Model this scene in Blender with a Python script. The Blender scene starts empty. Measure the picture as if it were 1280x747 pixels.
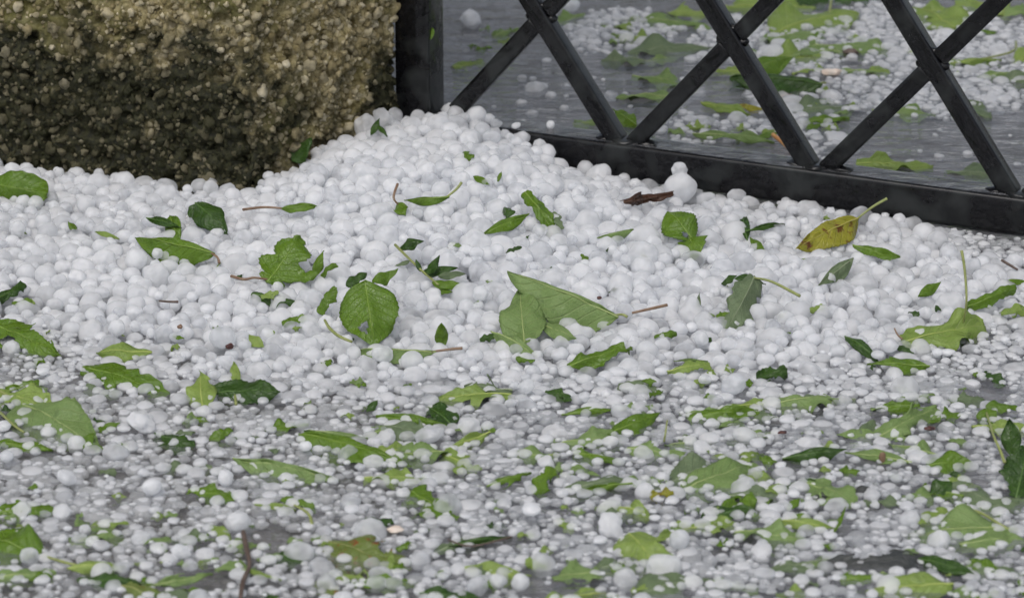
import bpy, math, random
import numpy as np
from mathutils import Vector, Matrix, noise as mnoise

SEED = 11
random.seed(SEED)
RNG = np.random.default_rng(SEED)
scene = bpy.context.scene
col = scene.collection

# ------------------------------------------------------------------ camera
F_PX, PITCH, CAM_H, CAM_Y = 4000.0, math.radians(21.277), 0.8121, -2.10
cam_data = bpy.data.cameras.new('camera')
cam_data.sensor_width = 36.0
cam_data.lens = 36.0 * F_PX / 1280.0
cam_data.clip_start = 0.05
cam_data.clip_end = 2000.0
cam = bpy.data.objects.new('camera', cam_data)
cam.location = (0, CAM_Y, CAM_H)
cam.rotation_euler = (math.radians(90) - PITCH, 0, 0)
col.objects.link(cam)
scene.camera = cam
cam_data.dof.use_dof = True
cam_data.dof.focus_distance = 2.22
cam_data.dof.aperture_fstop = 14.0

# ------------------------------------------------------------------ light
SUN_EL, SUN_AZ = math.radians(62), math.radians(200)     # azimuth clockwise from +y
world = bpy.data.worlds.new('World')
scene.world = world
world.use_nodes = True
wn = world.node_tree
wn.nodes.clear()
w_out = wn.nodes.new('ShaderNodeOutputWorld')
w_bg = wn.nodes.new('ShaderNodeBackground')
w_sky = wn.nodes.new('ShaderNodeTexSky')
w_hsv = wn.nodes.new('ShaderNodeHueSaturation')
w_sky.sky_type = 'NISHITA'
w_sky.sun_disc = False
w_sky.sun_elevation = SUN_EL
w_sky.sun_rotation = SUN_AZ
w_sky.air_density = 1.0
w_sky.dust_density = 4.0
w_hsv.inputs['Saturation'].default_value = 0.50          # overcast: the blue is washed out
w_bg.inputs['Strength'].default_value = 0.12
wn.links.new(w_sky.outputs[0], w_hsv.inputs['Color'])
wn.links.new(w_hsv.outputs[0], w_bg.inputs['Color'])
wn.links.new(w_bg.outputs[0], w_out.inputs['Surface'])
sun_d = bpy.data.lights.new('sun', 'SUN')
sun_d.energy = 1.0
sun_d.angle = math.radians(50)
sun_d.color = (1.0, 0.98, 0.95)
sun = bpy.data.objects.new('sun', sun_d)
sdir = Vector((math.sin(SUN_AZ) * math.cos(SUN_EL), math.cos(SUN_AZ) * math.cos(SUN_EL), math.sin(SUN_EL)))
sun.rotation_euler = sdir.to_track_quat('Z', 'Y').to_euler()
sun.location = (0, 0, 5)
col.objects.link(sun)

scene.view_settings.view_transform = 'Standard'
scene.view_settings.look = 'None'
scene.view_settings.gamma = 1.0
scene.view_settings.exposure = 0.10
scene.view_settings.use_curve_mapping = False
scene.render.engine = 'CYCLES'
scene.cycles.use_denoising = True
scene.cycles.adaptive_threshold = 0.03
scene.cycles.max_bounces = 16
scene.cycles.diffuse_bounces = 9
scene.cycles.glossy_bounces = 4
scene.cycles.transmission_bounces = 6
scene.cycles.transparent_max_bounces = 14

# ------------------------------------------------------------------ measuring
CP, SP = math.cos(PITCH), math.sin(PITCH)
WL = 0.0070            # level of the melt water over the asphalt
RAIL_B, RAIL_T, RAIL_W = 0.0080, 0.0360, 0.028
YAW = 0.4061
FD = np.array([math.cos(YAW), -math.sin(YAW)])       # along the fence, towards the right
FN = np.array([math.sin(YAW), math.cos(YAW)])        # behind the fence
FP0 = np.array([0.0, 2.3511 + CAM_Y])                # fence front plane

def ray(px, py):
    a = (px - 640.0) / F_PX
    b = -(py - 373.5) / F_PX
    return np.array([a, CP + b * SP, -SP + b * CP])

def ground_at(px, py, z):
    r = ray(px, py)
    t = (z - CAM_H) / r[2]
    return np.array([r[0] * t, CAM_Y + r[1] * t])

def project(x, y, z):
    dy = y - CAM_Y
    dz = z - CAM_H
    Z = dy * CP - dz * SP
    return 640 + F_PX * x / Z, 373.5 - F_PX * (dy * SP + dz * CP) / Z, Z

def fence_sz(px, py, off=0.0):
    r = ray(px, py)
    P0 = FP0 + FN * off - np.array([0, CAM_Y])
    t = (P0 @ FN) / (r[:2] @ FN)
    X = r * t
    return float((X[:2] - P0) @ FD), float(X[2] + CAM_H)

def fence_pt(s, off, z):
    p = FP0 + FD * s + FN * off
    return Vector((p[0], p[1], z))

# pillar plan (counter clockwise from far left)
PC = np.array([-0.194, 2.271 + CAM_Y])               # near corner
PL = PC + (np.array([-0.396, 2.338 + CAM_Y]) - PC) * 2.1
PR = np.array([-0.0905, 2.3845 + CAM_Y])
PB = PR + np.array([-0.10, 0.21])
PBL = PL + np.array([0.06, 0.30])
PILLAR = [PL, PC, PR, PB, PBL]

def inside_pillar(x, y, margin):
    n = len(PILLAR)
    for i in range(n):
        a, b = PILLAR[i], PILLAR[(i + 1) % n]
        e = b - a
        L = math.hypot(e[0], e[1])
        d = (e[0] * (y - a[1]) - e[1] * (x - a[0])) / L     # >0 inside for ccw
        if d < -margin:
            return False
    return True

# surface of the hail (height of its crest line), from points read off the photograph
CTRL = []
def ctrl(px, py, h):
    g = ground_at(px, py, h)
    CTRL.append((g[0], g[1], h))
for px, py in [(495, 135), (540, 142), (570, 137), (600, 145), (640, 160), (680, 176), (720, 200), (760, 210), (800, 218),
               (850, 240), (900, 249), (1000, 262), (1100, 278)]:
    s, z = fence_sz(px, py)
    p = FP0 + FD * s
    CTRL.append((p[0], p[1], max(z, 0.012)))
for row in [(1140, 294, .013), (1215, 299, .007), (1250, 304, .006), (1300, 310, .006), (1190, 316, .014), (1290, 328, .013), (345, 207, .026), (385, 170, .036), (440, 139, .044), (300, 246, .019),
            (480, 133, .046), (0, 238, .017), (100, 246, .017), (200, 247, .017), (-80, 240, .016),
            (560, 200, .045), (620, 220, .041), (460, 200, .044), (700, 250, .031), (400, 230, .036),
            (500, 270, .034), (600, 290, .030), (420, 300, .027), (760, 290, .023), (350, 300, .024), (860, 300, .017),
            (500, 340, .022), (620, 350, .020), (740, 350, .018), (400, 370, .018), (300, 350, .019), (200, 330, .018),
            (100, 330, .017), (0, 330, .016), (900, 350, .016), (1000, 340, .015), (1100, 350, .014), (1200, 370, .013),
            (500, 420, .014), (620, 430, .013), (740, 420, .013), (860, 410, .013), (980, 410, .013), (1100, 420, .012),
            (300, 420, .014), (200, 400, .014), (100, 390, .013), (0, 380, .012), (1230, 430, .008), (1300, 400, .010),
            (350, 470, .0105), (500, 480, .0105), (640, 490, .0105), (780, 485, .0105), (900, 490, .0100), (1040, 480, .009),
            (200, 445, .009), (80, 430, .008), (0, 440, .006), (1160, 480, .006)]:
    ctrl(*row)
for px in range(-80, 1400, 120):
    for py in (530, 600, 680, 760, 840):
        ctrl(px, py, 0.004)
CT = np.array(CTRL)
def hs_arr(x, y):
    """height of the hail surface before the water level is taken into account"""
    x = np.atleast_1d(x); y = np.atleast_1d(y)
    d2 = (x[:, None] - CT[None, :, 0]) ** 2 + ((y[:, None] - CT[None, :, 1]) * 0.75) ** 2
    w = 1.0 / (d2 + 6e-5) ** 1.9
    return (w * CT[None, :, 2]).sum(1) / w.sum(1)
GX0, GX1, GY0, GY1, GS = -0.62, 0.62, -0.62, 0.36, 0.006
_gx = np.arange(GX0, GX1 + GS, GS); _gy = np.arange(GY0, GY1 + GS, GS)
_mx, _my = np.meshgrid(_gx, _gy, indexing='ij')
_H = hs_arr(_mx.ravel(), _my.ravel()).reshape(_mx.shape)
# behind the fence the hail lies only in the water
_off = (_mx - FP0[0]) * FN[0] + (_my - FP0[1]) * FN[1]
_s = (_mx - FP0[0]) * FD[0] + (_my - FP0[1]) * FD[1]
_fall = np.clip(1 - (_off - 0.012) / 0.03, 0, 1)
_H = np.where(_off > 0, 0.004 + (_H - 0.004) * _fall, _H)
_H = np.where((_off > 0.0) & (_s > 0.0), 0.004, _H)
def hs(x, y):
    i = min(max((x - GX0) / GS, 0), len(_gx) - 1.001)
    j = min(max((y - GY0) / GS, 0), len(_gy) - 1.001)
    a, b = int(i), int(j)
    u, v = i - a, j - b
    return float(_H[a, b] * (1 - u) * (1 - v) + _H[a + 1, b] * u * (1 - v) + _H[a, b + 1] * (1 - u) * v + _H[a + 1, b + 1] * u * v)

def on_surface(px, py, raise_mm=0.0):
    """the point of the hail (or water) surface seen at that pixel, lifted"""
    z = 0.01
    for _ in range(12):
        g = ground_at(px, py, z)
        z = 0.5 * z + 0.5 * (max(hs(g[0], g[1]), WL) + raise_mm * 0.001)
    g = ground_at(px, py, z)
    return Vector((g[0], g[1], z))

# ------------------------------------------------------------------ helpers
def tag(o, label=None, cat=None, group=None, kind=None):
    if label: o['label'] = label
    if cat: o['category'] = cat
    if group: o['group'] = group
    if kind: o['kind'] = kind
    return o

def link(name, me, parent=None, mat=None):
    o = bpy.data.objects.new(name, me)
    col.objects.link(o)
    if mat is not None and me is not None and not me.materials:
        me.materials.append(mat)
    if parent is not None:
        o.parent = parent
    return o

def mesh_np(name, V, Fc, smooth=True):
    """V (n,3), Fc (m,k) with one k"""
    me = bpy.data.meshes.new(name)
    V = np.ascontiguousarray(V, dtype=np.float32); Fc = np.ascontiguousarray(Fc, dtype=np.int32)
    m, k = Fc.shape
    me.vertices.add(len(V)); me.vertices.foreach_set('co', V.ravel())
    me.loops.add(m * k); me.loops.foreach_set('vertex_index', Fc.ravel())
    me.polygons.add(m)
    me.polygons.foreach_set('loop_start', np.arange(0, m * k, k, dtype=np.int32))
    me.polygons.foreach_set('loop_total', np.full(m, k, dtype=np.int32))
    if smooth:
        me.polygons.foreach_set('use_smooth', np.ones(m, dtype=bool))
    me.update(calc_edges=True)
    return me

def ico(sub):
    import bmesh
    bm = bmesh.new()
    bmesh.ops.create_icosphere(bm, subdivisions=sub, radius=1.0)
    V = np.array([v.co[:] for v in bm.verts]); Fc = np.array([[v.index for v in f.verts] for f in bm.faces])
    bm.free()
    return V, Fc

def vnoise(P, seed=0.0):
    return np.array([mnoise.noise(Vector((p[0] + seed, p[1] - seed * .7, p[2] + seed * 1.3))) for p in P])

def hashn(ix, iy, iz, seed):
    h = (ix.astype(np.int64) * 374761393 + iy.astype(np.int64) * 668265263 + iz.astype(np.int64) * 2147483647 + seed * 1274126177) & 0xffffffff
    h = ((h ^ (h >> 13)) * 1274126177) & 0xffffffff
    h = (h ^ (h >> 16)) & 0xffffffff
    return h / 4294967295.0
def vn3(P, scale, seed):
    """vectorised value noise 0..1"""
    Q = P * scale
    I = np.floor(Q).astype(np.int64); U = Q - I
    U = U * U * (3 - 2 * U)
    r = 0
    for dx in (0, 1):
        for dy in (0, 1):
            for dz in (0, 1):
                w = (U[:, 0] if dx else 1 - U[:, 0]) * (U[:, 1] if dy else 1 - U[:, 1]) * (U[:, 2] if dz else 1 - U[:, 2])
                r = r + w * hashn(I[:, 0] + dx, I[:, 1] + dy, I[:, 2] + dz, seed)
    return r

# ------------------------------------------------------------------ materials
class NT:
    def __init__(self, name):
        self.m = bpy.data.materials.new(name)
        self.m.use_nodes = True
        self.t = self.m.node_tree
        self.t.nodes.clear()
        self.out = self.t.nodes.new('ShaderNodeOutputMaterial')
    def n(self, kind, **kw):
        nd = self.t.nodes.new('ShaderNode' + kind)
        for k, v in kw.items():
            if k in ('ins',):
                for a, b in v.items():
                    self.set(nd, a, b)
            else:
                setattr(nd, k, v)
        return nd
    def set(self, nd, a, b):
        s = nd.inputs[a]
        if isinstance(b, bpy.types.NodeSocket):
            self.t.links.new(b, s)
        else:
            s.default_value = b
    def math(self, op, a, b=0.0, c=0.0, clamp=False):
        nd = self.t.nodes.new('ShaderNodeMath'); nd.operation = op; nd.use_clamp = clamp
        self.set(nd, 0, a); self.set(nd, 1, b); self.set(nd, 2, c)
        return nd.outputs[0]
    def mix(self, f, a, b, mode='MIX'):
        nd = self.t.nodes.new('ShaderNodeMix'); nd.data_type = 'RGBA'; nd.blend_type = mode
        self.set(nd, 0, f); self.set(nd, 6, a); self.set(nd, 7, b)
        return nd.outputs[2]
    def noise(self, vec, scale, detail=3, rough=0.55, dist=0.0):
        nd = self.n('TexNoise'); 
        if vec is not None: self.set(nd, 'Vector', vec)
        nd.inputs['Scale'].default_value = scale; nd.inputs['Detail'].default_value = detail
        nd.inputs['Roughness'].default_value = rough; nd.inputs['Distortion'].default_value = dist
        return nd.outputs['Fac']
    def ramp(self, fac, stops):
        nd = self.n('ValToRGB'); self.set(nd, 'Fac', fac)
        e = nd.color_ramp.elements
        while len(e) < len(stops): e.new(0.5)
        for el, (p, c) in zip(e, stops):
            el.position = p; el.color = (c[0], c[1], c[2], 1) if not isinstance(c, float) else (c, c, c, 1)
        return nd.outputs['Color']
    def rng(self, v, a, b, c=0.0, d=1.0):
        nd = self.n('MapRange'); nd.clamp = True
        self.set(nd, 0, v); 
        for i, q in enumerate((a, b, c, d)): nd.inputs[i + 1].default_value = q
        return nd.outputs[0]
    def bump(self, h, strength, dist):
        nd = self.n('Bump'); self.set(nd, 'Height', h)
        nd.inputs['Strength'].default_value = strength; nd.inputs['Distance'].default_value = dist
        return nd.outputs[0]
    def surf(self, s):
        self.t.links.new(s, self.out.inputs['Surface']); return self.m

def C(r, g, b): return (r, g, b, 1.0)

def mat_hail(name, single):
    t = NT(name)
    pos = t.n('NewGeometry').outputs['Position']
    if single:
        tone = t.n('ObjectInfo').outputs['Random']
    else:
        tone = t.n('Attribute', attribute_name='tone').outputs['Fac']
    base = t.ramp(tone, [(0.0, (0.92, 0.93, 0.95)), (0.25, (0.955, 0.96, 0.97)), (1.0, (0.98, 0.982, 0.988))])
    cloud = t.noise(pos, 160, 1, 0.6)
    base = t.mix(t.rng(cloud, .35, .7), base, t.mix(0.22, base, C(.78, .82, .88)))
    fine = t.noise(pos, 520, 1, 0.6)
    nrm = t.bump(t.math('ADD', fine, t.math('MULTIPLY', cloud, 2.0)), 0.16, 0.0012)
    p = t.n('BsdfPrincipled', ins={'Base Color': base, 'Roughness': t.rng(fine, .3, .7, .07, .24), 'IOR': 1.31, 'Normal': nrm})
    tl = t.n('BsdfTranslucent', ins={'Color': base})            # light passes through the ice
    ice = t.n('MixShader', ins={0: .5, 1: p.outputs[0], 2: tl.outputs[0]})
    gl = t.n('BsdfTransparent', ins={'Color': C(.975, .98, .985)})             # clear ice between the milky parts
    clear = t.math('MULTIPLY', t.rng(tone, 0.0, 0.8, .70, .16), t.rng(t.noise(pos, 85, 1, .5), .36, .62, .35, 1.0))
    mx = t.n('MixShader', ins={0: clear, 1: ice.outputs[0], 2: gl.outputs[0]})
    return t.surf(mx.outputs[0])

def mat_leaf(name, a, b, vein, rough=0.26, spots=None, trans=0.3):
    t = NT(name)
    uv = t.n('UVMap').outputs[0]
    sep = t.n('SeparateXYZ', ins={0: uv})
    u, v = sep.outputs[0], t.math('ABSOLUTE', t.math('SUBTRACT', sep.outputs[1], 0.5))    # v 0..0.5 from the midrib
    rnd = t.n('ObjectInfo').outputs['Random']
    pos = t.n('NewGeometry').outputs['Position']
    base = t.mix(t.rng(t.noise(pos, 45, 4, .6), .3, .72), a, b)
    bru = t.rng(t.noise(pos, 110, 4, .7, .6), .58, .70)
    base = t.mix(t.math('MULTIPLY', bru, .6), base, t.mix(1.0, base, C(.45, .5, .5), 'MULTIPLY'))
    base = t.mix(t.rng(rnd, 0, 1, 0, .45), base, t.mix(1.0, base, C(.72, .80, .62), 'MULTIPLY'))
    lat = t.math('ABSOLUTE', t.math('SUBTRACT', t.math('FRACT', t.math('MULTIPLY', t.math('SUBTRACT', u, t.math('MULTIPLY', v, .42)), 9.0)), .5))
    vm = t.rng(lat, 0.0, 0.09, 1.0, 0.0)
    fine = t.n('TexVoronoi', feature='DISTANCE_TO_EDGE'); t.set(fine, 'Vector', pos); fine.inputs['Scale'].default_value = 420
    cell = t.rng(fine.outputs[0], 0, .16, 1, 0)
    mid = t.rng(v, 0.0, 0.022, 1.0, 0.0)
    veins = t.math('MAXIMUM', t.math('MULTIPLY', vm, .55), mid)
    base = t.mix(t.math('MULTIPLY', veins, .55), base, vein)
    base = t.mix(t.math('MULTIPLY', cell, .16), base, vein)
    if spots:
        sp = t.rng(t.noise(pos, 130, 3, .7), .56, .66)
        base = t.mix(sp, base, spots)
    bh = t.math('ADD', t.math('MULTIPLY', vm, -.8), t.math('ADD', t.math('MULTIPLY', mid, -1.0), t.math('MULTIPLY', cell, -.25)))
    bh = t.math('ADD', bh, t.math('MULTIPLY', t.noise(pos, 90, 3), 1.6))
    nrm = t.bump(bh, .55, .0012)
    p = t.n('BsdfPrincipled', ins={'Base Color': base, 'Roughness': t.rng(t.noise(pos, 70, 2), .3, .7, rough * .6, rough * 1.5), 'Normal': nrm})
    tr = t.n('BsdfTranslucent', ins={'Color': t.mix(1.0, base, C(1.25, 1.35, .7), 'MULTIPLY'), 'Normal': nrm})
    mx = t.n('MixShader', ins={0: trans, 1: p.outputs[0], 2: tr.outputs[0]})
    return t.surf(mx.outputs[0])

def mat_plain(name, a, b, scale=80, rough=.5, bump=.3):
    t = NT(name)
    pos = t.n('NewGeometry').outputs['Position']
    n = t.noise(pos, scale, 4, .6)
    p = t.n('BsdfPrincipled', ins={'Base Color': t.mix(t.rng(n, .3, .7), a, b), 'Roughness': rough, 'Normal': t.bump(n, bump, .001)})
    return t.surf(p.outputs[0])

M = {}
M['hail_one'] = mat_hail('hail_ice', True)
M['hail_mass'] = mat_hail('hail_ice_small', False)
M['G'] = mat_leaf('leaf_green', C(.105, .205, .012), C(.155, .27, .022), C(.24, .35, .06))
M['D'] = mat_leaf('leaf_dark_green', C(.028, .075, .010), C(.06, .135, .017), C(.10, .18, .035), rough=.28)
M['P'] = mat_leaf('leaf_pale_underside', C(.185, .285, .085), C(.25, .36, .125), C(.38, .46, .20), rough=.5)
M['Y'] = mat_leaf('leaf_yellow_green', C(.22, .325, .06), C(.31, .42, .10), C(.42, .49, .19), rough=.42)
M['S'] = mat_leaf('leaf_grey_green', C(.14, .20, .10), C(.20, .265, .145), C(.30, .35, .21), rough=.5)
M['O'] = mat_leaf('leaf_yellowed', C(.30, .30, .025), C(.42, .38, .04), C(.45, .42, .12), spots=C(.16, .055, .012))
M['R'] = mat_leaf('leaf_red_tipped', C(.17, .23, .05), C(.22, .28, .07), C(.3, .33, .12), spots=C(.28, .10, .03))
M['B'] = mat_leaf('leaf_brown', C(.075, .03, .02), C(.12, .055, .035), C(.16, .09, .05))
M['K'] = mat_leaf('leaf_grey_wet', C(.055, .06, .06), C(.085, .09, .09), C(.12, .12, .115), rough=.4)
M['stem_green'] = mat_plain('stem_green', C(.22, .26, .07), C(.30, .33, .12), 200, .4)
M['stem_brown'] = mat_plain('stem_brown', C(.16, .085, .05), C(.27, .19, .12), 200, .5)
M['twig'] = mat_plain('twig_bark', C(.07, .045, .035), C(.14, .10, .08), 220, .5)
M['petal'] = mat_plain('petal_cream', C(.72, .66, .58), C(.80, .62, .50), 120, .5)
M['orange'] = mat_plain('petal_orange', C(.50, .22, .07), C(.62, .36, .15), 120, .5)
M['bud'] = mat_plain('bud_dark', C(.03, .018, .022), C(.12, .035, .02), 400, .4)

for k_, a_, b_ in [('G', (.16, .26, .03), (.20, .30, .05)), ('D', (.06, .13, .02), (.09, .17, .03)), ('P', (.30, .38, .13), (.36, .44, .17)), ('Y', (.34, .42, .09), (.40, .47, .13)),
                   ('S', (.21, .26, .14), (.27, .32, .19)), ('O', (.38, .34, .06), (.44, .40, .10)), ('R', (.24, .26, .08), (.28, .30, .10)), ('B', (.10, .05, .03), (.14, .08, .05)), ('K', (.08, .085, .08), (.11, .11, .105))]:
    M['rib_' + k_] = mat_plain('rib_' + k_, C(*a_), C(*b_), 200, .45)

def mat_metal():
    t = NT('wet_black_paint')
    pos = t.n('NewGeometry').outputs['Position']
    big = t.noise(pos, 28, 4, .55, .4)
    dry = t.rng(big, .47, .63)
    fine = t.noise(pos, 600, 4, .65)
    mid = t.noise(pos, 120, 3, .5)
    base = t.mix(dry, C(.004, .004, .005), C(.021, .0235, .0235))
    base = t.mix(t.math('MULTIPLY', t.rng(mid, .62, .75), .5), base, C(.024, .025, .024))
    rough = t.math('ADD', t.rng(dry, 0, 1, .20, .38), t.math('MULTIPLY', fine, .12))
    h = t.math('ADD', t.math('MULTIPLY', fine, .35), mid)
    p = t.n('BsdfPrincipled', ins={'Base Color': base, 'Roughness': rough, 'IOR': 1.25, 'Coat Weight': .75, 'Coat Roughness': .05, 'Coat IOR': 1.4, 'Normal': t.bump(h, .35, .0014)})
    return t.surf(p.outputs[0])
M['metal'] = mat_metal()

def stain(t, pos):
    """black algae patches on the stone, each with its own ragged outline"""
    tot = None
    for (c, s) in [((-.335, .218, .020), (.150, .14, .085)), ((-.235, .19, .045), (.055, .06, .070)), ((-.30, .21, .075), (.07, .09, .035)), ((-.385, .25, .085), (.05, .08, .035)), ((-.10, .275, .06), (.014, .03, .03)), ((-.24, .19, .10), (.018, .05, .018))]:
        q = t.n('VectorMath', operation='SUBTRACT', ins={0: pos, 1: c})
        q = t.n('VectorMath', operation='DIVIDE', ins={0: q.outputs[0], 1: s})
        d = t.n('VectorMath', operation='LENGTH', ins={0: q.outputs[0]}).outputs['Value']
        m = t.math('SUBTRACT', 1.25, d)
        tot = m if tot is None else t.math('MAXIMUM', tot, m)
    n = t.noise(pos, 42, 5, .65)
    return t.rng(t.math('ADD', tot, t.math('MULTIPLY', t.math('SUBTRACT', n, .5), 2.9)), -.30, .40)

def mat_stone(name, mode):
    t = NT(name)
    pos = t.n('NewGeometry').outputs['Position']
    st = stain(t, pos)
    n1 = t.noise(pos, 30, 5, .6); n2 = t.noise(pos, 260, 4, .65); n3 = t.noise(pos, 14, 3, .5)
    if mode == 'matrix':
        base = t.mix(t.rng(n1, .35, .68), C(.23, .19, .082), C(.45, .385, .22))
        base = t.mix(t.rng(n2, .42, .62), base, t.mix(1.0, base, C(.45, .42, .34), 'MULTIPLY'))
        base = t.mix(t.rng(t.noise(pos, 150, 3, .6), .55, .68), base, C(.50, .44, .30))
        moss = t.rng(n3, .46, .62)
        base = t.mix(t.math('MULTIPLY', moss, .75), base, C(.105, .105, .028))
        base = t.mix(st, base, t.mix(t.rng(n2, .4, .6), C(.012, .0125, .006), C(.04, .04, .018)))
    else:
        tone = t.n('ObjectInfo').outputs['Random'] if mode == 'one' else t.n('Attribute', attribute_name='tone').outputs['Fac']
        base = t.ramp(tone, [(0, (.20, .165, .08)), (.35, (.34, .29, .17)), (.65, (.42, .37, .25)), (.9, (.52, .46, .31)), (1.0, (.62, .56, .42))])
        base = t.mix(t.rng(n2, .35, .7, 0, .6), base, t.mix(1.0, base, C(.6, .56, .42), 'MULTIPLY'))
        film = t.rng(t.math('ADD', tone, t.noise(pos, 90, 2)), .62, 1.45, 1.0, .70)
        base = t.mix(t.math('MULTIPLY', st, film), base, C(.024, .025, .010))
    h = t.math('ADD', n2, t.math('MULTIPLY', t.noise(pos, 900, 3), .4))
    p = t.n('BsdfPrincipled', ins={'Base Color': base, 'Roughness': t.rng(n2, .3, .7, .42, .75), 'Specular IOR Level': .22, 'Normal': t.bump(h, .8, .002)})
    return t.surf(p.outputs[0])
M['stone'] = mat_stone('roughcast_stone', 'matrix')
M['pebble_one'] = mat_stone('roughcast_pebble', 'one')
M['pebble_mass'] = mat_stone('roughcast_grit', 'mass')

def mat_asphalt():
    t = NT('wet_asphalt')
    pos = t.n('NewGeometry').outputs['Position']
    n = t.noise(pos, 300, 5, .7); g = t.noise(pos, 25, 3, .5)
    vo = t.n('TexVoronoi'); t.set(vo, 'Vector', pos); vo.inputs['Scale'].default_value = 260
    base = t.mix(t.rng(n, .3, .75), C(.12, .116, .118), C(.24, .232, .234))
    base = t.mix(t.math('MULTIPLY', t.rng(g, .4, .7), .4), base, C(.13, .125, .128))
    p = t.n('BsdfPrincipled', ins={'Base Color': base, 'Roughness': .45, 'Normal': t.bump(t.math('ADD', vo.outputs[0], n), .6, .002)})
    return t.surf(p.outputs[0])
M['asphalt'] = mat_asphalt()

def mat_water():
    t = NT('melt_water')
    pos = t.n('NewGeometry').outputs['Position']
    mp = t.n('Mapping', ins={'Vector': pos, 'Scale': (.55, 1.25, 1.0), 'Rotation': (0, 0, -.12)})
    w1 = t.noise(mp.outputs[0], 95, 3, .55, .6); w2 = t.noise(mp.outputs[0], 34, 2, .5, .3)
    h = t.math('ADD', t.math('MULTIPLY', w1, .6), w2)
    nrm = t.bump(h, .9, .0045)
    gl = t.n('BsdfGlossy', ins={'Color': C(1, 1, 1), 'Roughness': .06, 'Normal': nrm})
    murk = t.n('BsdfDiffuse', ins={'Color': C(.46, .47, .50)})
    tr = t.n('BsdfTransparent', ins={'Color': C(.93, .94, .945)})
    sl = t.rng(t.noise(pos, 60, 5, .7, .5), .42, .66, .09, .34)
    sl = t.math('MULTIPLY', sl, t.rng(t.noise(pos, 9, 2), .35, .6, .45, 1.0))
    body = t.n('MixShader', ins={0: sl, 1: tr.outputs[0], 2: murk.outputs[0]})
    fr = t.n('Fresnel', ins={'IOR': 1.33, 'Normal': nrm})
    mx = t.n('MixShader', ins={0: fr.outputs[0], 1: body.outputs[0], 2: gl.outputs[0]})
    return t.surf(mx.outputs[0])
M['water'] = mat_water()

# ------------------------------------------------------------------ ground and water
def sheet(name, r, z, mat):
    me = mesh_np(name, np.array([(-r, -r, z), (r, -r, z), (r, r, z), (-r, r, z)]), np.array([[0, 1, 2, 3]]), smooth=False)
    return tag(link(name, me, None, mat), kind='structure')
sheet('ground', 400.0, 0.0, M['asphalt'])
sheet('water', 12.0, WL, M['water'])

# ------------------------------------------------------------------ pillar
pillar = link('stone_pillar', None)
pillar.location = (0, 0, 0)
tag(pillar, 'rough pebbly stone pillar with black algae at its foot, beside the fence post', 'pillar')

def pillar_path(step):
    """rounded outline of the visible faces with outward normals"""
    pts = [PL + (PBL - PL) * .5, PL, PC, PR, PB]
    rad = [0, .02, .009, .006, 0]
    out = []
    for i in range(len(pts)):
        p = pts[i]
        if rad[i] == 0:
            out.append(p); continue
        a = pts[i - 1] - p; b = pts[i + 1] - p
        a = a / np.linalg.norm(a); b = b / np.linalg.norm(b)
        ang = math.acos(np.clip(a @ b, -1, 1))
        tl = rad[i] / math.tan(ang / 2)
        p0, p1 = p + a * tl, p + b * tl
        for k in range(9):
            t = k / 8
            out.append((1 - t) ** 2 * p0 + 2 * t * (1 - t) * p + t * t * p1)
    out = np.array(out)
    seg = np.r_[0, np.cumsum(np.linalg.norm(np.diff(out, axis=0), axis=1))]
    s = np.arange(0, seg[-1], step)
    P = np.c_[np.interp(s, seg, out[:, 0]), np.interp(s, seg, out[:, 1])]
    T = np.gradient(P, axis=0); T /= np.linalg.norm(T, axis=1)[:, None]
    N = np.c_[T[:, 1], -T[:, 0]]
    return s, P, N

def pillar_relief(P3):
    a = vn3(P3, 22, 1) - .5; b = vn3(P3, 70, 2) - .5; c = vn3(P3, 170, 3) - .5; d = vn3(P3, 360, 4) - .5
    pits = np.clip(vn3(P3, 110, 5) - .62, 0, 1)
    return a * .007 + b * .0062 + c * .0060 + d * .0034 - pits * .032

def pillar_shell(name, step, z0, z1, mat):
    s, P, N = pillar_path(step)
    z = np.arange(z0, z1 + step * .5, step)
    n, m = len(P), len(z)
    B = np.zeros((n, m, 3)); B[:, :, :2] = P[:, None, :]; B[:, :, 2] = z[None, :]
    NN = np.zeros((n, m, 3)); NN[:, :, :2] = N[:, None, :]
    f = pillar_relief(B.reshape(-1, 3)).reshape(n, m)
    V = B + NN * f[:, :, None]
    idx = np.arange(n * m).reshape(n, m)
    Fc = np.stack([idx[:-1, :-1], idx[1:, :-1], idx[1:, 1:], idx[:-1, 1:]], -1).reshape(-1, 4)
    # closing face at the back
    me = mesh_np(name, V.reshape(-1, 3), Fc)
    return link(name, me, pillar, mat)
pillar_shell('shaft', .0017, -.004, .238, M['stone'])
pillar_shell('upper_shaft', .008, .236, 1.10, M['stone'])
# plain core so that the pillar is solid from every side
core_pts = [p + (np.mean(PILLAR, axis=0) - p) * .06 for p in PILLAR]
cv = [(p[0], p[1], -.004) for p in core_pts] + [(p[0], p[1], 1.096) for p in core_pts]
cm = bpy.data.meshes.new('core')
cm.from_pydata(cv, [], [tuple(range(5))[::-1], tuple(range(5, 10))] + [(i, (i + 1) % 5, 5 + (i + 1) % 5, 5 + i) for i in range(5)])
link('core', cm, pillar, M['stone'])

def lump(sub, seed, amp, freq=1.1):
    V, Fc = ico(sub)
    d = 1 + amp * vnoise(V * freq, seed) + amp * .5 * vnoise(V * freq * 2.1, seed + 9)
    return V * d[:, None], Fc

def rot_rand():
    q = RNG.normal(size=4); q /= np.linalg.norm(q)
    w, x, y, z = q
    return np.array([[1 - 2 * (y * y + z * z), 2 * (x * y - z * w), 2 * (x * z + y * w)],
                     [2 * (x * y + z * w), 1 - 2 * (x * x + z * z), 2 * (y * z - x * w)],
                     [2 * (x * z - y * w), 2 * (y * z + x * w), 1 - 2 * (x * x + y * y)]])

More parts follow.
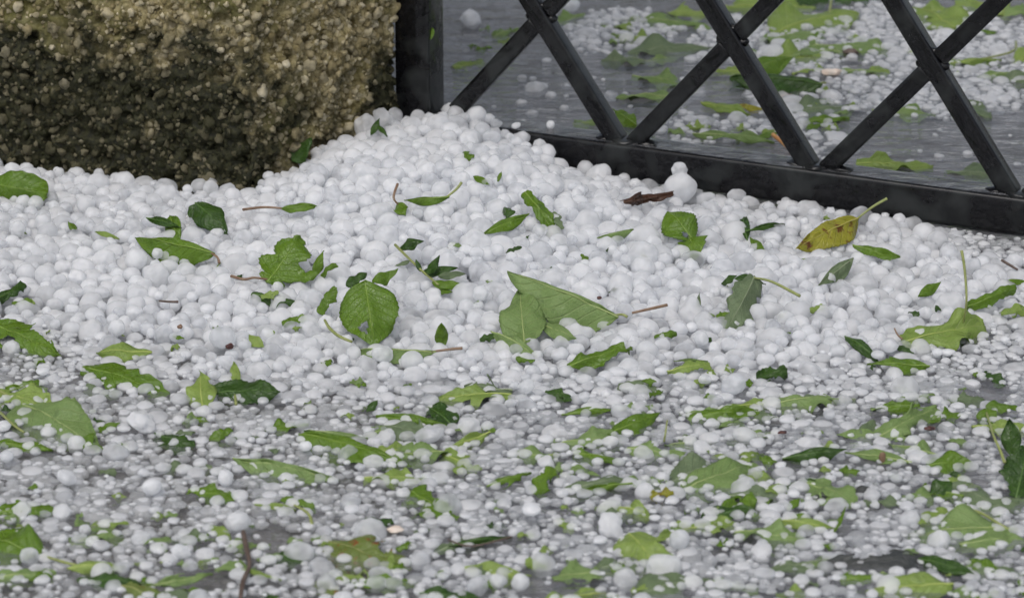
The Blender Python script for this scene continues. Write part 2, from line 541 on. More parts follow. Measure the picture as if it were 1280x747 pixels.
_s, _P, _N = pillar_path(.001)
peb = []
vis = [i for i in range(len(_P)) if -.47 < _P[i, 0] < -.085 and _P[i, 1] < .36]
for k in range(9000):
    i = random.choice(vis); z = random.uniform(.004, .225)
    r = min(.0048, .00080 * math.exp(abs(random.gauss(0, .62))) + .0005)
    peb.append((r, i, z))
peb.sort(key=lambda q: -q[0])
keep = []; cellp = {}
for r, i, z in peb:
    key = (int(_s[i] / .012), int(z / .012)); ok = True
    for a in (-1, 0, 1):
        for b in (-1, 0, 1):
            for (r2, s2, z2) in cellp.get((key[0] + a, key[1] + b), ()):
                if (s2 - _s[i]) ** 2 + (z2 - z) ** 2 < ((r + r2) * .8) ** 2:
                    ok = False; break
            if not ok: break
        if not ok: break
    if ok:
        cellp.setdefault(key, []).append((r, _s[i], z)); keep.append((r, i, z))
pb_var = [lump(2, 3.1 * k + 1, .85, 1.5) for k in range(8)]
pb_mesh = []
for k, (V, Fc) in enumerate(pb_var):
    me = mesh_np('pebble', V, Fc, smooth=False); me.materials.append(M['pebble_one']); pb_mesh.append(me)
keepP = np.array([[_P[i, 0], _P[i, 1], z] for r, i, z in keep])
rel = pillar_relief(keepP)
mV, mF, mT = [], [], []
nv = 0
for k, (r, i, z) in enumerate(keep):
    c = np.array([_P[i, 0] + _N[i, 0] * (rel[k] + r * -.1), _P[i, 1] + _N[i, 1] * (rel[k] - r * .1), z])
    R = rot_rand() @ np.diag([r * random.uniform(.8, 1.25), r * random.uniform(.8, 1.1), r * random.uniform(.6, .95)])
    if k < 300:
        o = link('pebble', pb_mesh[k % 8], pillar)
        o.matrix_local = Matrix.LocRotScale(Vector(c), None, None) @ Matrix([list(q) for q in R]).to_4x4()
    else:
        V, Fc = pb_var[k % 8] if r > .0016 else (ICO1 if 'ICO1' in globals() else globals().setdefault('ICO1', lump(1, 2.0, .2)))
        mV.append(V @ R.T + c); mF.append(Fc + nv); nv += len(V); mT.append(np.full(len(V), random.random()))
me = mesh_np('grit', np.vstack(mV), np.vstack(mF), smooth=False)
at = me.attributes.new('tone', 'FLOAT', 'POINT'); at.data.foreach_set('value', np.concatenate(mT).astype(np.float32))
tag(link('grit', me, pillar, M['pebble_mass']), kind='stuff')

# ------------------------------------------------------------------ fence
fence = link('lattice_fence', None)
fence.location = fence_pt(0, 0, 0)
fence.rotation_euler = (0, 0, -YAW)
tag(fence, 'wet black metal lattice fence of crossing diagonal bars on a low rail', 'fence')

def bevel_box(name, sx, sy, sz, loc, rot=None, bev=.0016, mat='metal', parent=None):
    import bmesh
    bm = bmesh.new()
    bmesh.ops.create_cube(bm, size=1.0)
    for v in bm.verts: v.co = Vector((v.co.x * sx, v.co.y * sy, v.co.z * sz))
    bmesh.ops.bevel(bm, geom=list(bm.edges), offset=bev, segments=3, profile=.6, affect='EDGES')
    for f in bm.faces: f.smooth = True
    me = bpy.data.meshes.new(name); bm.to_mesh(me); bm.free()
    o = link(name, me, parent or fence, M[mat])
    o.location = loc
    if rot is not None: o.rotation_euler = rot
    return o
PW = .029
S_POST = -.0989
FTOP = .62
FEND = .86
bevel_box('post', PW, PW, .72, (S_POST + PW / 2, RAIL_W / 2 - .0005, .36 - .002), bev=.002)
r0 = S_POST + PW
bevel_box('bottom_rail', FEND - r0, RAIL_W, RAIL_T - RAIL_B, ((FEND + r0) / 2, RAIL_W / 2, (RAIL_T + RAIL_B) / 2), bev=.0032)
bevel_box('top_rail', FEND - r0, RAIL_W, .028, ((FEND + r0) / 2, RAIL_W / 2, FTOP + .014), bev=.0022)
bevel_box('post', PW, PW, .72, (FEND + PW / 2, RAIL_W / 2 - .0005, .36 - .002), bev=.002)
fs = np.linspace(r0 + .004, FEND - .004, 60)
fv, ff = [], []
for i_, q_ in enumerate(fs):
    a_ = .0030 + .0018 * mnoise.noise(Vector((q_ * 30, 0, 1))); b_ = RAIL_W - .0028 + .0016 * mnoise.noise(Vector((q_ * 24, 4, 1)))
    fv += [(q_, a_, RAIL_T + .0002), (q_, (a_ + b_) / 2, RAIL_T + .0008), (q_, b_, RAIL_T + .0002)]
    if i_:
        k_ = 3 * i_
        ff += [(k_ - 3, k_, k_ + 1, k_ - 2), (k_ - 2, k_ + 1, k_ + 2, k_ - 1)]
fm = bpy.data.meshes.new('water_film'); fm.from_pydata(fv, [], ff)
fm.polygons.foreach_set('use_smooth', [True] * len(fm.polygons))
link('water_film', fm, fence, M['water'])
BW = .0138
BS, SL1, SL2 = .1546, 1.42, 1.16
def bar(s_a, z_a, s_b, z_b, off, w=BW):
    L = math.hypot(s_b - s_a, z_b - z_a)
    ang = math.atan2(z_b - z_a, s_b - s_a)
    return bevel_box('diagonal_bar', L, w, w, ((s_a + s_b) / 2, off, (z_a + z_b) / 2), (0, -ang, 0), bev=.0026)
def weld(s, z, off, kind):
    """an uneven bead of weld"""
    V, Fc = lump(3, s * 40 + z * 17, .28, 1.6)
    V = V * np.array([.0050, .0040, .0036] if kind == 'cross' else [.0085, .0065, .0022])
    o = link('weld', mesh_np('weld', V, Fc), fence, M['metal']); o.location = (s, off, z)
z0f = RAIL_T - .002
zT = FTOP + .002
smin, smax = r0, FEND
for k in range(-4, 6):
    # leaning left going up
    s40 = .054 + BS * k
    f = lambda z: s40 - (z - .076) / SL1
    za, zb = z0f, zT
    if f(za) > smax: za = .076 + (s40 - smax) * SL1
    if f(zb) < smin: zb = .076 + (s40 - smin) * SL1
    if zb - za > .02 and za < zT and zb > z0f:
        bar(f(za), za, f(zb), zb, RAIL_W / 2 - .0005)
        if za == z0f: weld(f(za) + .004, RAIL_T + .0005, RAIL_W / 2 - .004, 'foot'); weld(f(za) - .011, RAIL_T + .0005, RAIL_W / 2 - .001, 'foot')
for k in range(-5, 6):
    # leaning right going up, in short lengths butted between the others
    s40 = -.0235 + BS * k
    g = lambda z: s40 + (z - .076) / SL2
    za, zb = z0f, zT
    if g(za) < smin: za = .076 + (smin - s40) * SL2
    if g(zb) > smax: zb = .076 + (smax - s40) * SL2
    if not (zb - za > .02 and za < zT and zb > z0f): continue
    if za == z0f: weld(g(za) - .006, RAIL_T + .0005, RAIL_W / 2 - .006, 'foot'); weld(g(za) + .013, RAIL_T + .0005, RAIL_W / 2 - .002, 'foot')
    cuts = []
    for j in range(-6, 12):
        sj = .054 + BS * j
        zc = .076 + (sj - s40) / (1 / SL1 + 1 / SL2)
        if za + .012 < zc < zb - .012: cuts.append(zc)
    cuts.sort()
    lo = za
    for zc in cuts + [None]:
        hi = zb if zc is None else zc - .0050
        if hi - lo > .004:
            bar(g(lo), lo, g(hi), hi, RAIL_W / 2 + .0012, BW * .97)
        if zc is not None:
            lo = zc + .0050
            for dx, dz in ((0, .0092), (0, -.0092), (.0078, 0), (-.0078, 0)):
                weld(g(zc) + dx, zc + dz, RAIL_W / 2 - .0016, 'cross')

# ------------------------------------------------------------------ leaves
LEAFPTS = []          # (x, y, z, cover)
def outline(shape, u, rs):
    if shape == 'ovate':
        w = np.sin(np.pi * np.clip(u, 0, 1) ** .72) ** .85
        w *= 1 + .055 * ((u * 17) % 1 - .5) * np.clip(w * 2, 0, 1)
    elif shape == 'serrate':
        w = np.sin(np.pi * np.clip(u, 0, 1) ** .8) ** .8
        w *= 1 + .13 * ((u * 14) % 1 - .5)
    elif shape == 'round':
        w = np.clip(1 - (2 * u - 1) ** 2, 0, 1) ** .5
        w *= 1 + .03 * np.sin(u * 31)
    elif shape == 'lance':
        w = np.sin(np.pi * np.clip(u, 0, 1) ** .85) ** 1.1
    elif shape == 'lobed':
        w = np.sin(np.pi * np.clip(u, 0, 1) ** .7) ** .55
        w *= .44 + .56 * np.abs(np.cos(np.pi * (u * 2.6 + .15))) ** .8 + .12 * ((u * 15) % 1 - .5)
    elif shape == 'torn':
        w = np.clip(np.sin(np.pi * np.clip(u * .86 + .09, 0, 1)), 0, 1) ** .5
        ph = rs.random(5) * 6.28
        w *= .80 + .16 * np.sin(u * 9 + ph[0]) + .10 * np.sin(u * 23 + ph[1]) + .06 * np.sin(u * 47 + ph[2])
    else:   # scrap
        w = np.clip(np.sin(np.pi * np.clip(u * .9 + .05, 0, 1)), .04, 1) ** .6
        ph = rs.random(5) * 6.28
        w *= .75 + .22 * np.sin(u * 7 + ph[0]) + .16 * np.sin(u * 19 + ph[1])
    return np.clip(w, 0.0, None)

def tube(name, pts, radii, mat, parent, sides=6):
    P = np.array([list(p) for p in pts])
    # resample smoothly
    if len(P) > 2:
        t = np.linspace(0, len(P) - 1, (len(P) - 1) * 5 + 1)
        out = []
        for q in t:
            i = min(int(q), len(P) - 2); f = q - i
            p0, p1, p2, p3 = P[max(i - 1, 0)], P[i], P[i + 1], P[min(i + 2, len(P) - 1)]
            out.append(.5 * ((2 * p1) + (-p0 + p2) * f + (2 * p0 - 5 * p1 + 4 * p2 - p3) * f * f + (-p0 + 3 * p1 - 3 * p2 + p3) * f ** 3))
        rr = np.interp(t, np.arange(len(P)), radii if len(radii) == len(P) else np.linspace(radii[0], radii[-1], len(P)))
        P = np.array(out)
    else:
        rr = np.array([radii[0], radii[-1]])
    T = np.gradient(P, axis=0); T /= np.linalg.norm(T, axis=1)[:, None] + 1e-9
    ref = np.array([0, 0, 1.0]) if abs(T[:, 2]).mean() < .8 else np.array([1.0, 0, 0])
    A = np.cross(T, ref); A /= np.linalg.norm(A, axis=1)[:, None] + 1e-9
    B = np.cross(A, T)
    V = []
    for i in range(len(P)):
        for k in range(sides):
            a = 2 * math.pi * k / sides
            V.append(P[i] + (A[i] * math.cos(a) + B[i] * math.sin(a)) * rr[i])
    n = len(P)
    Fq = [[i * sides + k, i * sides + (k + 1) % sides, (i + 1) * sides + (k + 1) % sides, (i + 1) * sides + k] for i in range(n - 1) for k in range(sides)]
    V += [P[0], P[-1]]
    me = bpy.data.meshes.new(name)
    faces = Fq + [[len(V) - 2, (k + 1) % sides, k] for k in range(sides)] + [[len(V) - 1, (n - 1) * sides + k, (n - 1) * sides + (k + 1) % sides] for k in range(sides)]
    me.from_pydata([tuple(v) for v in V], [], faces)
    me.polygons.foreach_set('use_smooth', [True] * len(me.polygons))
    return link(name, me, parent, M[mat])

NLEAF = [0]
def leaf(label, shape, b, t, wn, wf, roll, colr, cat='leaf', group=None, stem=None, holes=(), arch=.06, fold=12, cover=.12,
         curl=0.0, stem_col='stem_green', sub=True, wav=.05, bite=0.0, whole=False):
    """b, t = (pixel x, pixel y, mm above the surface) of the blade's two ends; wn/wf half widths over length on the side
    towards and away from the camera; roll tips the near edge down; fold bends each half down from the midrib"""
    NLEAF[0] += 1
    rs = np.random.default_rng(NLEAF[0] * 77 + 5)
    Bp = on_surface(*b) if not isinstance(b, Vector) else b
    Tp = on_surface(*t) if not isinstance(t, Vector) else t
    if not isinstance(b, Vector):
        low = hs((Bp.x + Tp.x) / 2, (Bp.y + Tp.y) / 2) < .0105
        for q_ in (Bp, Tp):
            q_.z = max(q_.z - (.0016 if low else .0022), .0045)
    ax = Tp - Bp; L = ax.length; ax = ax / L
    side = ax.cross(Vector((0, 0, 1)))
    if side.length < 1e-4: side = Vector((1, 0, 0))
    side.normalize()
    if side.y > 0: side = -side
    nrm = side.cross(ax)
    if nrm.z < 0: nrm = -nrm
    ra = math.radians(roll)
    s_ = side * math.cos(ra) - nrm * math.sin(ra)
    n_ = nrm * math.cos(ra) + side * math.sin(ra)
    big = L > .03
    wet = hs((Bp.x + Tp.x) / 2, (Bp.y + Tp.y) / 2) < .0105 and max(Bp.z, Tp.z) < .03
    if not wet:
        wav += .09; fold += 7; arch += .03 * rs.normal(); curl += .25 * rs.normal() * (L < .06)
        bite = max(bite, rs.uniform(-.2, .28))
    if wet:       # battered leaves lying in the slush
        cover = cover * 1.3 + .06
        wn *= 1.35; wf *= 1.35
        wav += .10
        if not whole: bite = max(bite, rs.uniform(0, .65))
        if L > .02 and not whole:
            holes = list(holes) + [(rs.uniform(.15, .85), rs.choice([-1, 1]) * rs.uniform(.6, 1.05), rs.uniform(.12, .42)) for _ in range(int(rs.integers(0, 4)))]
    nu, nvv = (44, 14) if big else (22, 8)
    u = np.linspace(0, 1, nu + 1); v = np.linspace(-1, 1, nvv + 1)
    U, Vv = np.meshgrid(u, v, indexing='ij')
    w1 = outline(shape, u, rs); w2 = outline(shape, u, rs)
    W = np.where(Vv > 0, w1[:, None] * wn, w2[:, None] * wf)
    if bite:
        W = W * (1 - bite * np.clip(np.sin(U * 5 + rs.random() * 6), 0, 1) ** 3)
    av = np.abs(Vv)
    fo = math.radians(fold)
    lat = np.sign(Vv) * av * W * math.cos(fo)
    drop = -av * W * math.sin(fo)
    ph = rs.random(6) * 6.28
    wave = wav * (np.sin(U * 7 + ph[0] + Vv * 1.3) * av + .5 * np.sin(U * 15 + ph[1] - Vv * 2) * av ** 2) * np.minimum(W, .3) * 2
    crump = (vn3(np.c_[U.ravel() * L, Vv.ravel() * L * .3, np.full(U.size, NLEAF[0] * 3.7)], 90, 7) - .5).reshape(U.shape) * .0034 / L \
        + (vn3(np.c_[U.ravel() * L, Vv.ravel() * L * .3, np.full(U.size, NLEAF[0] * 1.7)], 220, 8) - .5).reshape(U.shape) * .0012 / L
    updn = crump + arch * np.sin(np.pi * U) + drop + wave + curl * (U - .3) * np.clip(U - .3, 0, 1) - .0
    along = U + .12 * W * av          # veins sweep forward
    P = (np.array(Bp)[None, None, :] + np.array(ax)[None, None, :] * (along * L)[:, :, None] + np.array(s_)[None, None, :] * (lat * L)[:, :, None]
         + np.array(n_)[None, None, :] * (updn * L)[:, :, None])
    V3 = P.reshape(-1, 3)
    V3[:, 2] = np.maximum(V3[:, 2], .0012 + .0008 * rs.random(len(V3)))
    idx = np.arange((nu + 1) * (nvv + 1)).reshape(nu + 1, nvv + 1)
    Fq = np.stack([idx[:-1, :-1], idx[1:, :-1], idx[1:, 1:], idx[:-1, 1:]], -1).reshape(-1, 4)
    uc = (U[:-1, :-1] + U[1:, 1:]).ravel() / 2; vc = (Vv[:-1, :-1] + Vv[1:, 1:]).ravel() / 2
    ok = np.ones(len(Fq), bool)
    for hu, hv, hr in holes:
        ang = np.arctan2(vc - hv, (uc - hu) * 2)
        ok &= ((uc - hu) * 2) ** 2 + (vc - hv) ** 2 > (hr * (1 + .18 * np.sin(3 * ang + ph[2]))) ** 2
    Fq = Fq[ok]
    me = mesh_np('blade' if sub else 'leaf_scrap', V3, Fq)
    uvl = me.uv_layers.new(name='UVMap')
    uvv = np.c_[U.ravel(), Vv.ravel() * .5 + .5].astype(np.float32)
    li = np.zeros(len(me.loops), np.int32); me.loops.foreach_get('vertex_index', li)
    uvl.data.foreach_set('uv', uvv[li].ravel())
    used = np.unique(Fq)
    st = 1 if not big else 2
    edge = np.clip(np.maximum(np.abs(Vv.ravel()) - .35, np.maximum(.22 - U.ravel(), U.ravel() - .78) * 2) / .4, 0, 1)
    for qi in used[::st]:
        q = V3[qi]
        LEAFPTS.append((q[0], q[1], q[2], cover + ((.34 if wet else .62) - cover * .5) * edge[qi]))
    if sub:
        root = link('leaf', None); root.location = Bp
        tag(root, label, cat, group)
        bl = link('blade', me, None, M[colr])
        bl.parent = root; bl.matrix_parent_inverse = Matrix.Translation(-Bp)
    else:
        root = bl = link('leaf_scrap', me, None, M[colr])
        tag(root, label, cat, group)
    so = bl.modifiers.new('thickness', 'SOLIDIFY'); so.thickness = .00035; so.offset = -1
    if sub and L > .028:
        c = nvv // 2
        mid = [Vector(P[i, c]) + n_ * .0001 for i in range(0, nu - 2, 4)]
        r = tube('midrib', mid, [.00062, .0002], 'rib_' + colr, None, 5)
        r.parent = root; r.matrix_parent_inverse = Matrix.Translation(-Bp)
    if stem is not None:
        pts = [Bp + ax * .003] + [on_surface(*q) for q in stem]
        if len(pts) == 2:
            mpt = (pts[0] + pts[1]) / 2 + Vector((0, 0, (pts[0] - pts[1]).length * .08)); pts = [pts[0], mpt, pts[1]]
        r = tube('stem', pts, [.0007, .0009, .0011], stem_col, None, 6)
        r.parent = root; r.matrix_parent_inverse = Matrix.Translation(-Bp)
    return root

#LEAVES-BEGIN
# ---- leaves lying on the drift and the low layer around it
leaf('rounded green leaf leaning against the foot of the stone pillar', 'round', (-12, 226, 9), (62, 240, 4), .30, .30, 62, 'G', cover=.02)
leaf('small pale green leaf scrap below the rounded leaf at the pillar foot', 'ovate', (40, 246, 2), (62, 238, 5), .3, .3, 40, 'Y', cover=.05)
leaf('dark green leaf wedged between the pillar corner and the drift', 'ovate', (364, 197, 6), (392, 172, 14), .38, .38, 35, 'D')
leaf('thin dark leaf sliver standing in the drift in front of the pillar', 'lance', (463, 166, 3), (474, 146, 12), .2, .16, 30, 'D')
leaf('small dark leaf tip beside the thin sliver in front of the pillar', 'lance', (472, 152, 10), (484, 169, 2), .16, .14, 25, 'D')
leaf('narrow curled green leaf with two thin stalks on the high drift', 'lance', (562, 243, 8), (506, 249, 5), .16, .04, 55, 'G', stem=[(570, 237, 9), (577, 228, 12)], arch=.08)
leaf('bent leaf stalk with a small green bud leaf left of the narrow curled leaf', 'lance', (498, 251, 4), (506, 265, 2), .3, .25, 30, 'G', stem=[(492, 247, 8), (497, 230, 14)], stem_col='stem_brown')
leaf('short bent green leaf strip on the crest of the drift', 'lance', (591, 216, 4), (612, 228, 2), .16, .16, 40, 'G')
leaf('thin upright leaf tip beside the short bent strip on the drift', 'lance', (622, 224, 2), (627, 211, 8), .16, .16, 30, 'G')
leaf('tiny green leaf scrap near the top of the drift below the rail', 'scrap', (579, 188, 3), (590, 196, 2), .45, .45, 40, 'G')
leaf('green leaf strip with a cut end lying steeply on the drift', 'torn', (656, 236, 14), (696, 288, 2), .15, .15, 25, 'G', arch=.04)
leaf('green leaf with a pointed tip lying below the cut strip', 'lance', (603, 289, 3), (659, 267, 8), .16, .10, 42, 'G')
leaf('dark green sprig scrap between the cut strip and the pointed leaf', 'scrap', (630, 255, 5), (640, 270, 3), .35, .3, 30, 'D')
leaf('dull leaf scrap hidden behind the cut green strip', 'scrap', (690, 262, 6), (702, 282, 2), .3, .3, 25, 'S')
leaf('dark leaf scrap half buried below the pointed green leaf', 'scrap', (634, 312, 3), (652, 305, 4), .3, .3, 35, 'D')
leaf('folded pale leaf with a sharp tip below the drift crest', 'lance', (792, 283, 8), (746, 294, 3), .20, .05, 50, 'P')
leaf('thin dark leaf edge sticking up beside the sharp folded leaf', 'lance', (800, 312, 6), (815, 325, 2), .12, .1, 45, 'S')
leaf('small dark leaf scrap right of the sharp folded leaf', 'scrap', (726, 313, 4), (735, 322, 2), .3, .3, 30, 'G')
leaf('bright green ragged leaf with a hole below the bottom rail', 'serrate', (866, 296, 3), (834, 256, 20), .46, .42, 26, 'G', holes=[(.12, .2, .26)], fold=8, cover=.0)
leaf('small green leaf piece under the ragged leaf with the hole', 'scrap', (860, 290, 3), (872, 312, 2), .4, .35, 30, 'G')
leaf('curled dark brown leaf scrap below the bottom rail', 'torn', (778, 250, 6), (834, 243, 6), .08, .10, 55, 'B', wav=.45)
leaf('thin green grass-like sprig lying below the bottom rail', 'lance', (934, 296, 3), (927, 256, 10), .07, .07, 25, 'D')
leaf('narrow dark leaf crossing the grass-like sprig', 'lance', (932, 286, 5), (982, 276, 5), .07, .05, 45, 'D')
leaf('short green leaf tip below the grass-like sprig', 'lance', (938, 294, 4), (958, 314, 1), .14, .12, 30, 'G')
leaf('yellow leaf with brown spots and a long stalk touching the rail', 'ovate', (1074, 269, 14), (995, 307, 5), .22, .13, 42, 'O', stem=[(1090, 259, 20), (1109, 248, 26)], cover=.0, arch=.09)
leaf('toothed green leaf below the spotted yellow leaf', 'serrate', (1066, 304, 8), (1126, 323, 2), .14, .12, 40, 'G')
leaf('drab folded leaf beside the toothed green leaf', 'lance', (1066, 320, 9), (1024, 352, 2), .18, .10, 40, 'S')
leaf('grey-green leaf underside with a thick pale stalk', 'torn', (944, 340, 18), (912, 404, 2), .27, .20, 34, 'S', stem=[(965, 352, 12), (1000, 370, 8)], cover=.02)
leaf('dark leaf edge behind the grey-green leaf with the pale stalk', 'ovate', (918, 345, 14), (958, 350, 12), .14, .22, 45, 'D')
leaf('small dark leaf tip left of the grey-green leaf', 'ovate', (904, 352, 5), (922, 341, 14), .25, .2, 40, 'D')
leaf('small green leaf below the grey-green leaf', 'scrap', (895, 393, 3), (910, 390, 3), .45, .4, 40, 'G')
leaf('dull sliver of leaf standing left of the grey-green leaf', 'lance', (872, 384, 2), (874, 362, 12), .14, .14, 30, 'S')
leaf('small bright green leaf near the upright stalk', 'lance', (1148, 366, 4), (1176, 349, 9), .20, .16, 40, 'G')
leaf('crumpled yellow-green leaf at the foot of the upright stalk', 'torn', (1128, 424, 3), (1232, 404, 5), .20, .16, 32, 'Y', wav=.22)
leaf('bright green leaf with stalk joined beside the upright stalk', 'lobed', (1206, 402, 8), (1188, 425, 1), .42, .42, 25, 'G', stem=[(1208, 378, 26), (1207, 350, 40), (1205, 330, 50), (1202, 313, 58)], stem_col='stem_green')
leaf('green leaf lying right of the upright stalk', 'torn', (1208, 380, 5), (1264, 362, 6), .14, .12, 40, 'G')
leaf('narrow green leaf below the end of the rail', 'lance', (1252, 350, 5), (1290, 346, 5), .12, .1, 45, 'G')
leaf('yellow-green leaf scrap right of the crumpled leaf', 'scrap', (1250, 390, 4), (1285, 384, 5), .22, .2, 40, 'Y')
leaf('dark toothed leaf pointing down towards the bright curved leaf', 'serrate', (1056, 416, 5), (1098, 446, 2), .12, .12, 30, 'D')
leaf('bright curved green leaf below the crumpled yellow-green leaf', 'lance', (1162, 456, 4), (1084, 452, 4), .15, .12, 40, 'G')
leaf('green leaf scrap above the bright curved leaf', 'scrap', (1116, 428, 3), (1142, 440, 2), .25, .25, 30, 'D')
leaf('dark green crumpled leaf above the broad low hailstone', 'torn', (945, 467, 4), (984, 462, 6), .22, .26, 42, 'D', wav=.3)
leaf('yellow-green leaf lying above the broad low hailstone', 'torn', (834, 462, 3), (888, 453, 4), .16, .14, 35, 'Y')
leaf('thin pale stem scrap above the yellow-green leaf', 'lance', (885, 448, 4), (842, 446, 3), .04, .04, 40, 'P')
leaf('green ragged leaf half under hail below the folded leaf', 'torn', (711, 453, 3), (778, 437, 4), .22, .20, 32, 'G', cover=.2, wav=.15)
leaf('small green leaf by the end of the reddish stalk', 'scrap', (818, 417, 3), (846, 412, 4), .25, .2, 35, 'G')
leaf('yellow-green leaf bit right of the ragged leaf', 'scrap', (1012, 384, 3), (1030, 380, 3), .3, .3, 35, 'Y')
# the big folded leaf in the middle and its neighbours
leaf('large folded leaf with pale ribbed underside in the middle of the drift', 'ovate', (773, 392, 7), (634, 336, 24), .30, .035, 44, 'P', fold=6, arch=.03, cover=.0, stem=[(778, 393, 4), (784, 396, 3)])
leaf('pale upright leaf with a straight midrib under the large folded leaf', 'ovate', (656, 427, 3), (650, 358, 14), .25, .25, 12, 'P', fold=6, cover=.02)
leaf('pale leaf edge curling below the upright pale leaf', 'lance', (614, 411, 6), (672, 440, 2), .16, .10, 30, 'P', cover=.05)
leaf('pale leaf tail emerging beneath the large folded leaf', 'lance', (672, 398, 8), (722, 425, 2), .18, .16, 30, 'P', cover=.05)
leaf('dark leaf bit left of the curling pale leaf edge', 'scrap', (600, 421, 3), (618, 415, 5), .35, .3, 40, 'D')
leaf('green leaf scrap under the curling pale leaf edge', 'scrap', (645, 443, 2), (668, 447, 2), .3, .3, 30, 'G')
# upright leaf with a hole and the long one below it
leaf('upright green leaf with a round hole holding a hailstone', 'ovate', (456, 347, 35), (468, 430, 2), .42, .42, 8, 'G', holes=[(.70, .36, .19)], fold=8, cover=.0, arch=.10)
leaf('curled dark green leaf behind the upright leaf with the hole', 'ovate', (432, 352, 26), (458, 337, 34), .30, .34, 25, 'D')
leaf('small green leaf behind the upright leaf, right side', 'ovate', (466, 350, 24), (495, 337, 24), .26, .22, 35, 'G')
leaf('long pale leaf folded along its stalk below the upright leaf', 'lance', (545, 436, 6), (436, 427, 8), .17, .02, 48, 'P', fold=4, arch=.0, cover=.03, stem=[(565, 436, 6), (578, 435, 6)], stem_col='stem_brown')
leaf('small upright leaf beside the end of the long folded leaf', 'ovate', (553, 431, 2), (551, 398, 20), .27, .27, 20, 'G', cover=.0)
leaf('bright green leaf with rounded lobes lying on the drift', 'lobed', (334, 350, 4), (376, 292, 24), .50, .42, 18, 'G', stem=[(318, 347, 6), (305, 349, 5), (289, 345, 4)], stem_col='stem_brown', fold=5, cover=.0, arch=.05)
leaf('narrow green lobe standing right of the lobed leaf', 'lance', (392, 345, 4), (403, 309, 22), .20, .16, 20, 'G', cover=.0)
leaf('small green fan leaf beside the narrow standing lobe', 'scrap', (398, 345, 5), (420, 326, 16), .28, .25, 30, 'G')
leaf('green leaf bridging the lobed leaf and the standing lobe', 'ovate', (372, 345, 6), (398, 338, 10), .35, .3, 40, 'G')
leaf('dark twisted leaf below the lobed leaf', 'torn', (314, 363, 7), (374, 374, 4), .20, .12, 38, 'D', wav=.2)
leaf('yellow-green leaf on top of the dark twisted leaf', 'torn', (326, 366, 9), (348, 362, 9), .3, .3, 30, 'Y')
leaf('green leaf bits sunk between stones below the dark twisted leaf', 'torn', (352, 400, 2), (382, 392, 4), .3, .28, 30, 'G', cover=.15)
leaf('green folded leaf left of the upright leaf with the hole', 'torn', (398, 388, 4), (420, 355, 20), .28, .22, 25, 'G')
leaf('small triangular yellow-green leaf lying alone on the low layer', 'lance', (311, 414, 6), (330, 431, 2), .26, .22, 25, 'Y')
leaf('curved green leaf with a long tip in front of the pillar', 'ovate', (268, 313, 8), (168, 293, 10), .26, .08, 46, 'G', stem=[(272, 322, 5), (274, 329, 2)], stem_col='stem_brown', arch=.05, cover=.03, bite=.3)
leaf('dark leaf arching behind the curved green leaf', 'lance', (182, 268, 8), (225, 280, 8), .12, .1, 45, 'D')
leaf('green leaf point hanging below the dark arching leaf', 'lance', (212, 266, 10), (222, 292, 4), .28, .22, 25, 'G')
leaf('dark green leaf standing against the pillar base by the drift', 'ovate', (244, 250, 16), (283, 286, 2), .30, .28, 30, 'D', cover=.0)
leaf('dark leaf in the shade left of the one standing by the pillar', 'ovate', (236, 268, 4), (248, 248, 14), .4, .35, 30, 'D')
leaf('small green leaf with a long brown stalk near the pillar corner', 'lance', (352, 258, 8), (396, 252, 8), .20, .12, 42, 'G', stem=[(330, 259, 7), (304, 262, 4)], stem_col='stem_brown')
leaf('thin green leaf edge between stones left of the curved leaf', 'lance', (118, 285, 4), (146, 292, 4), .12, .08, 40, 'Y')
leaf('small bent green scrap left of the thin leaf edge', 'lance', (86, 275, 5), (98, 288, 2), .18, .14, 30, 'G')
# ---- left side
leaf('small dark green leaf cluster among stones in front of the pillar', 'torn', (-6, 372, 3), (32, 350, 7), .22, .22, 35, 'D', wav=.25)
leaf('green leaf scrap beside the small dark leaf cluster', 'scrap', (14, 374, 2), (40, 376, 2), .25, .22, 30, 'G')
leaf('long green leaf with toothed edge sloping down into the slush', 'serrate', (-14, 402, 5), (76, 442, 2), .16, .14, 32, 'G', cover=.1)
leaf('yellow-green curved leaf lying on the slush edge', 'lance', (190, 437, 3), (120, 438, 3), .17, .13, 35, 'Y')
leaf('dark green leaf with a bent middle in the slush', 'torn', (104, 456, 2), (205, 492, 1), .15, .15, 26, 'G', cover=.25)
leaf('pale green end of the bent leaf under hailstones', 'torn', (105, 484, 1), (150, 492, 1), .22, .2, 20, 'S', cover=.3)
leaf('dark green serrated leaf half in the melt water', 'serrate', (258, 488, 3), (350, 487, 4), .20, .18, 34, 'D', cover=.03, whole=True)
leaf('pale yellow-green leaf rising beside the dark serrated leaf', 'lance', (254, 512, 1), (250, 462, 8), .16, .16, 15, 'Y', cover=.05)
leaf('thin pale stalk with leaf remains above the dark serrated leaf', 'lance', (296, 478, 2), (292, 448, 8), .10, .10, 20, 'Y', stem=[(294, 490, 2), (295, 505, 1)])
leaf('pale submerged leaf with a yellow midrib in the slush', 'torn', (-20, 484, 1), (62, 512, 1), .22, .20, 20, 'Y', cover=.3)
leaf('olive leaf with pale stalk half covered by hailstones', 'ovate', (20, 500, 1), (124, 560, 1), .18, .15, 18, 'P', cover=.3, stem=[(6, 492, 2), (-8, 484, 2)])
leaf('green leaf edge below the olive leaf with pale stalk', 'lance', (-10, 552, 1), (66, 560, 2), .12, .12, 35, 'G', cover=.15)
leaf('bright yellow-green leaf end beside the olive leaf', 'torn', (88, 546, 1), (126, 560, 2), .24, .22, 28, 'G', cover=.15)
leaf('small pointed green leaf beside the large bright hailstone', 'lance', (118, 538, 1), (150, 526, 4), .16, .14, 35, 'G')
